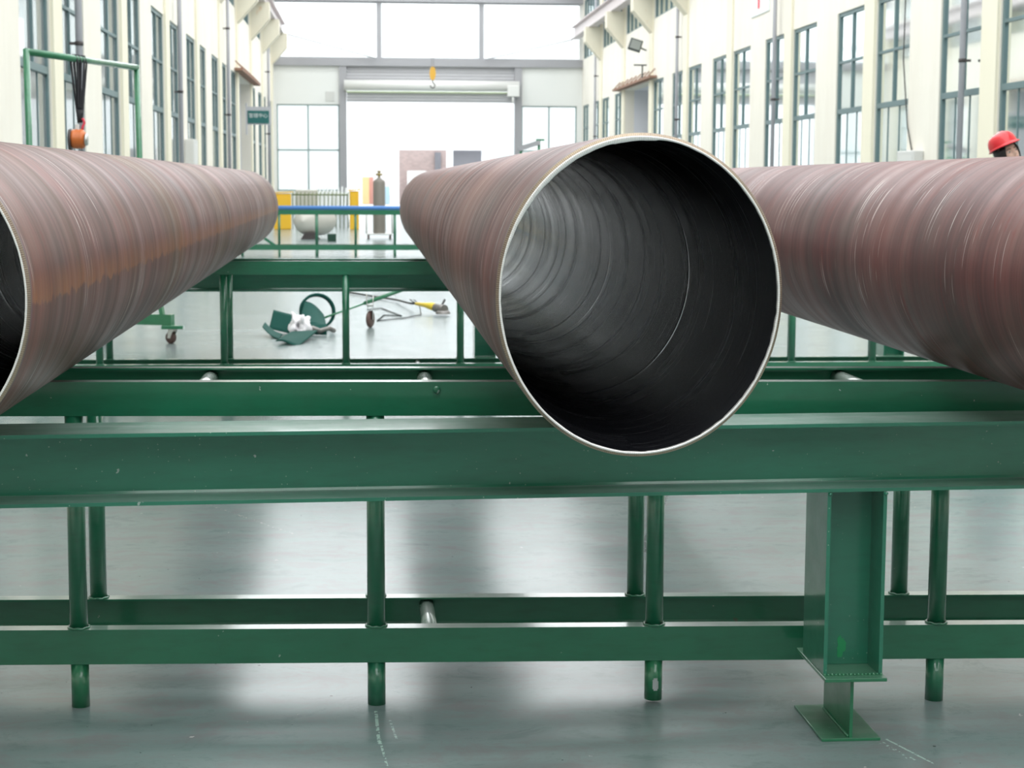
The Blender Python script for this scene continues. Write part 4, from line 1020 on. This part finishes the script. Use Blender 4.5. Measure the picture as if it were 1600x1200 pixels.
for k, (x, z) in enumerate(((-1.47, 0.0), (-0.90, 0.0))):
    if k == 0:
        ch0 = thing('garden_chair', (x, 54, z), 'white chair with slatted fanned back behind the middle of the olive fence', 'chair', 'white slatted chairs behind the fence')
        b = MB()
        for j in range(5): b.bar((x - 0.16 + j * 0.08, 54.2, 0.45), (x - 0.24 + j * 0.12, 54.35, 1.22 - abs(j - 2) * 0.04), 0.05, 0.02)
        b.bar((x - 0.22, 54.33, 1.0), (x + 0.22, 54.33, 1.0), 0.02, 0.04); b.build('backrest', 'chair_white', ch0)
        b = MB(); b.box(x - 0.2, x + 0.2, 53.8, 54.2, 0.42, 0.45, 0.01); b.build('seat', 'chair_white', ch0)
        for sx in (-1, 1):
            for sy in (-1, 1): b = MB(); b.tube([(x + sx * 0.2, 54 + sy * 0.2, 0.0), (x + sx * 0.17, 54 + sy * 0.17, 0.42)], 0.02, 8); b.build('leg', 'chair_white', ch0)
    else:
        c_ = copy_tree(ch0); c_.location = (x, 54, z)
        c_['label'] = 'white chair with slatted fanned back behind the right end of the olive fence'

st = thing('green_stand', (4.1, 45, 0), 'green post stand with a grey beam on top, right of the door opening', 'stand')
for x in (3.87, 4.34):
    b = MB(); b.tube([(x, 45, 0), (x, 45, 2.30 + 0.15 * (x > 4))], 0.035, 8); b.build('post', GP, st)
b = MB(); b.bar((3.8, 45, 2.05), (4.4, 45, 2.05), 0.04, 0.04); b.build('shelf_bar', GP, st)
b = MB(); b.bar((3.80, 45, 2.22), (4.36, 45, 2.40), 0.14, 0.12); b.build('top_beam', 'steel_grey', st)
b = MB(); b.bar((4.26, 45, 2.46), (4.48, 45, 2.46), 0.04, 0.05); b.build('cap', GP, st)

# ------------------------------------------------------------------ worker behind the right pipe
PX, PY = 4.64, 12.5
pr = thing('person', (PX, PY, 0), 'person in a red safety helmet standing behind the right pipe, only the upper face showing', 'person')


def skin_chain(name, chains, mm, parent, sub=2):
    """chains = list of [(x,y,z,r),...]; first point of later chains is joined to nearest earlier vertex"""
    verts = []; edges = []; rad = []
    for ch in chains:
        prev = None
        for (x, y, z, r_) in ch:
            hit = None
            for i, v in enumerate(verts):
                if (Vector(v) - Vector((x, y, z))).length < 1e-5: hit = i
            if hit is None: verts.append((x, y, z)); rad.append(r_); hit = len(verts) - 1
            if prev is not None and prev != hit: edges.append((prev, hit))
            prev = hit
    off = wloc(parent)
    me = bpy.data.meshes.new(name); me.from_pydata([Vector(v) - off for v in verts], edges, [])
    o = bpy.data.objects.new(name, me); col.objects.link(o); o.parent = parent
    sk = o.modifiers.new('skin', 'SKIN'); sk.use_smooth_shade = True
    for i, sv_ in enumerate(me.skin_vertices[0].data):
        sv_.radius = (rad[i], rad[i]); sv_.use_root = (i == 0)
    ss = o.modifiers.new('sub', 'SUBSURF'); ss.levels = sub; ss.render_levels = sub
    me.materials.append(MATS[mm]); return o


def P(x, y, z, r): return (PX + x, PY + y, z, r)


# clothed body, standing, arms relaxed
body = [[P(0, 0, 0.92, 0.145), P(0, 0, 1.08, 0.125), P(0, 0, 1.24, 0.145), P(0, 0, 1.36, 0.09), P(0, 0, 1.43, 0.052), P(0.01, -0.01, 1.50, 0.05)],
        [P(0, 0, 0.92, 0.145), P(-0.09, 0, 0.82, 0.085), P(-0.10, -0.01, 0.48, 0.062), P(-0.10, 0.01, 0.12, 0.045)],
        [P(0, 0, 0.92, 0.145), P(0.09, 0, 0.82, 0.085), P(0.10, -0.01, 0.48, 0.062), P(0.10, 0.01, 0.12, 0.045)],
        [P(0, 0, 1.24, 0.145), P(-0.16, 0, 1.33, 0.06), P(-0.21, 0.01, 1.08, 0.046), P(-0.21, -0.05, 0.86, 0.034), P(-0.21, -0.07, 0.80, 0.026)],
        [P(0, 0, 1.24, 0.145), P(0.16, 0, 1.33, 0.06), P(0.21, 0.01, 1.08, 0.046), P(0.21, -0.05, 0.86, 0.034), P(0.21, -0.07, 0.80, 0.026)]]
skin_chain('body', body, 'work_blue', pr)
for s_ in (-1, 1):
    hand = [[P(s_ * 0.21, -0.07, 0.80, 0.022), P(s_ * 0.21, -0.08, 0.76, 0.024), P(s_ * 0.21, -0.085, 0.72, 0.02)]]
    for i, (dy, ln) in enumerate(((-0.025, 0.07), (-0.009, 0.078), (0.008, 0.073), (0.024, 0.058))):
        hand.append([P(s_ * 0.21, -0.085, 0.72, 0.02), P(s_ * 0.21, -0.085 + dy, 0.705, 0.009), P(s_ * 0.206, -0.09 + dy, 0.705 - ln * 0.55, 0.0085), P(s_ * 0.195, -0.095 + dy, 0.705 - ln, 0.0075)])
    hand.append([P(s_ * 0.21, -0.08, 0.76, 0.024), P(s_ * 0.205, -0.115, 0.745, 0.011), P(s_ * 0.20, -0.13, 0.715, 0.009)])
    skin_chain('hand', hand, 'skin', pr)
    b = MB(); vs_ = b.sphere((PX + s_ * 0.10, PY - 0.04, 0.045), 1.0, 0.048, 0.13, 0.055, 16, 10)
    for v in vs_: v.co.z = max(v.co.z, 0.0)
    b.tube([(PX + s_ * 0.10, PY + 0.01, 0.05), (PX + s_ * 0.10, PY + 0.01, 0.15)], 0.05, 12); b.build('shoe', 'shoe_black', pr)

# head: built facing -Y, then turned towards the right and tipped down
# the helmet sits high and tilted back
HC = Vector((PX + 0.028, PY - 0.01, 1.574)); HR = (Matrix.Rotation(math.radians(-20), 3, 'Y') @ Matrix.Rotation(math.radians(14), 3, 'Z') @ Matrix.Rotation(math.radians(-13), 3, 'X')) * 0.95


def place(v): return HC + HR @ v


def head_part(name, mm, fn, parent=pr):
    b = MB(); fn(b); b.warp(place); return b.build(name, mm, parent)


def f_head(b):
    vs_ = b.sphere((0, 0, 0), 1.0, seg=56, rings=40)
    for v in vs_:
        p = v.co.copy(); x, y, z = p
        X, Y, Z = x * 0.076, y * 0.095, z * 0.115
        if z < 0: X *= 1 - 0.30 * (-z) ** 1.4; Y = Y * (1 - 0.10 * (-z)) - 0.012 * (-z) * (1 if y < 0 else 0.2)
        if y < 0:
            Y += 0.010 * math.exp(-((x / 0.9) ** 2 + ((z - 0.05) / 0.22) ** 2)) * (abs(x) > 0.12)       # eye plane
            Y -= 0.026 * math.exp(-((x / 0.13) ** 2 + ((z + 0.20) / 0.13) ** 2))                          # nose tip
            Y -= 0.010 * math.exp(-((x / 0.10) ** 2 + ((z + 0.02) / 0.18) ** 2))                          # bridge
            for s_ in (-1, 1):
                Y += 0.008 * math.exp(-(((x - s_ * 0.42) / 0.17) ** 2 + ((z - 0.02) / 0.10) ** 2))        # sockets
                Y -= 0.005 * math.exp(-(((x - s_ * 0.5) / 0.25) ** 2 + ((z + 0.25) / 0.2) ** 2))          # cheeks
            Y -= 0.007 * math.exp(-((x / 0.28) ** 2 + ((z + 0.50) / 0.10) ** 2))                          # lips
            Y -= 0.008 * math.exp(-((x / 0.3) ** 2 + ((z + 0.85) / 0.15) ** 2))                           # chin
        v.co = Vector((X, Y, Z))
    for s_ in (-1, 1):
        for v in b.sphere((s_ * 0.070, 0.012, -0.010), 0.026, 0.35, 0.6, 1.0, 14, 10): pass


head_part('head', 'skin', f_head)


def f_lips(b): b.sphere((0, -0.101, -0.058), 0.02, 1.0, 0.35, 0.35, 16, 8)
head_part('mouth', 'lip', f_lips)
for s_ in (-1, 1):
    head_part('eye', 'eye_white', lambda b: b.sphere((s_ * 0.031, -0.079, 0.002), 0.0125, 1.0, 0.75, 0.5, 16, 10))
    head_part('iris', 'eye_dark', lambda b: b.sphere((s_ * 0.031, -0.087, 0.001), 0.0055, 1, 0.6, 0.9, 12, 8))
    head_part('eyebrow', 'hair', lambda b: b.tube([(s_ * 0.014, -0.091, 0.020), (s_ * 0.031, -0.088, 0.026), (s_ * 0.050, -0.076, 0.021)], 0.0028, 6))


def f_hair(b):
    vs_ = b.sphere((0, 0.008, 0.012), 1.0, seg=40, rings=28)
    kill = []
    for v in vs_:
        d_ = v.co - Vector((0, 0.008, 0.012)); x, y, z = d_
        v.co = Vector((x * 0.090, 0.010 + y * 0.104, 0.022 + z * 0.122))
        if z < 0: v.co.x *= 1 - 0.1 * z * z
        if y < -0.28 and z < 0.42 and not (abs(x) > 0.86): kill.append(v)
        elif z < -0.75: kill.append(v)
    bmesh.ops.delete(b.bm, geom=kill, context='VERTS')
    # strands framing the face
    for s_ in (-1, 1):
        for k in range(7):
            x0 = s_ * (0.052 + 0.004 * k); b.tube([(x0 * 0.8, -0.080 + 0.006 * k, 0.062), (x0 * 1.15, -0.074 + 0.008 * k, 0.02), (x0 * 1.22, -0.060 + 0.008 * k, -0.03), (x0 * 1.12, -0.052 + 0.008 * k, -0.075)], 0.006, 6, radii=[0.006, 0.007, 0.006, 0.002])
    for k in range(9):
        x0 = -0.045 + 0.011 * k; b.tube([(x0, -0.082, 0.088), (x0 * 1.1, -0.096, 0.066), (x0 * 1.3, -0.095, 0.046)], 0.005, 6, radii=[0.006, 0.006, 0.002])


head_part('hair', 'hair', f_hair)
HELM = Matrix.Rotation(math.radians(-4), 3, 'Y')


def f_helmet(b):
    n = 48; rings = []
    prof = [(0.0, 1.0), (0.25, 0.985), (0.5, 0.93), (0.72, 0.82), (0.88, 0.62), (0.97, 0.36), (1.0, 0.08), (1.015, 0.0)]
    for r_, h_ in prof:
        ring = []
        for k in range(n):
            a = 2 * PI * k / n; x, y = math.cos(a), math.sin(a)
            ridge = 0.006 * math.exp(-((x * r_) / 0.16) ** 2) * (h_ > 0.3)
            ring.append(b.bm.verts.new((x * r_ * 0.104, y * r_ * 0.124 + 0.004, 0.070 + h_ * 0.108 + ridge)))
        rings.append(ring)
    # rim and peak
    for wd, dz in ((1.08, -0.003), (1.09, -0.009)):
        ring = []
        for k in range(n):
            a = 2 * PI * k / n; x, y = math.cos(a), math.sin(a)
            pk = 0.042 * max(0.0, -y) ** 2.2
            ring.append(b.bm.verts.new((x * wd * 0.104, y * wd * 0.124 + 0.004 - pk, 0.070 + dz - pk * 0.28)))
        rings.append(ring)
    for A, B in zip(rings, rings[1:]):
        for k in range(n):
            q = (A[k], A[(k + 1) % n], B[(k + 1) % n], B[k]); f = b.bm.faces.new(q); f.smooth = True
    bmesh.ops.remove_doubles(b.bm, verts=b.bm.verts, dist=1e-6)


o = head_part('helmet', 'helmet_red', f_helmet)
md = o.modifiers.new('thick', 'SOLIDIFY'); md.thickness = 0.003; md.offset = 1
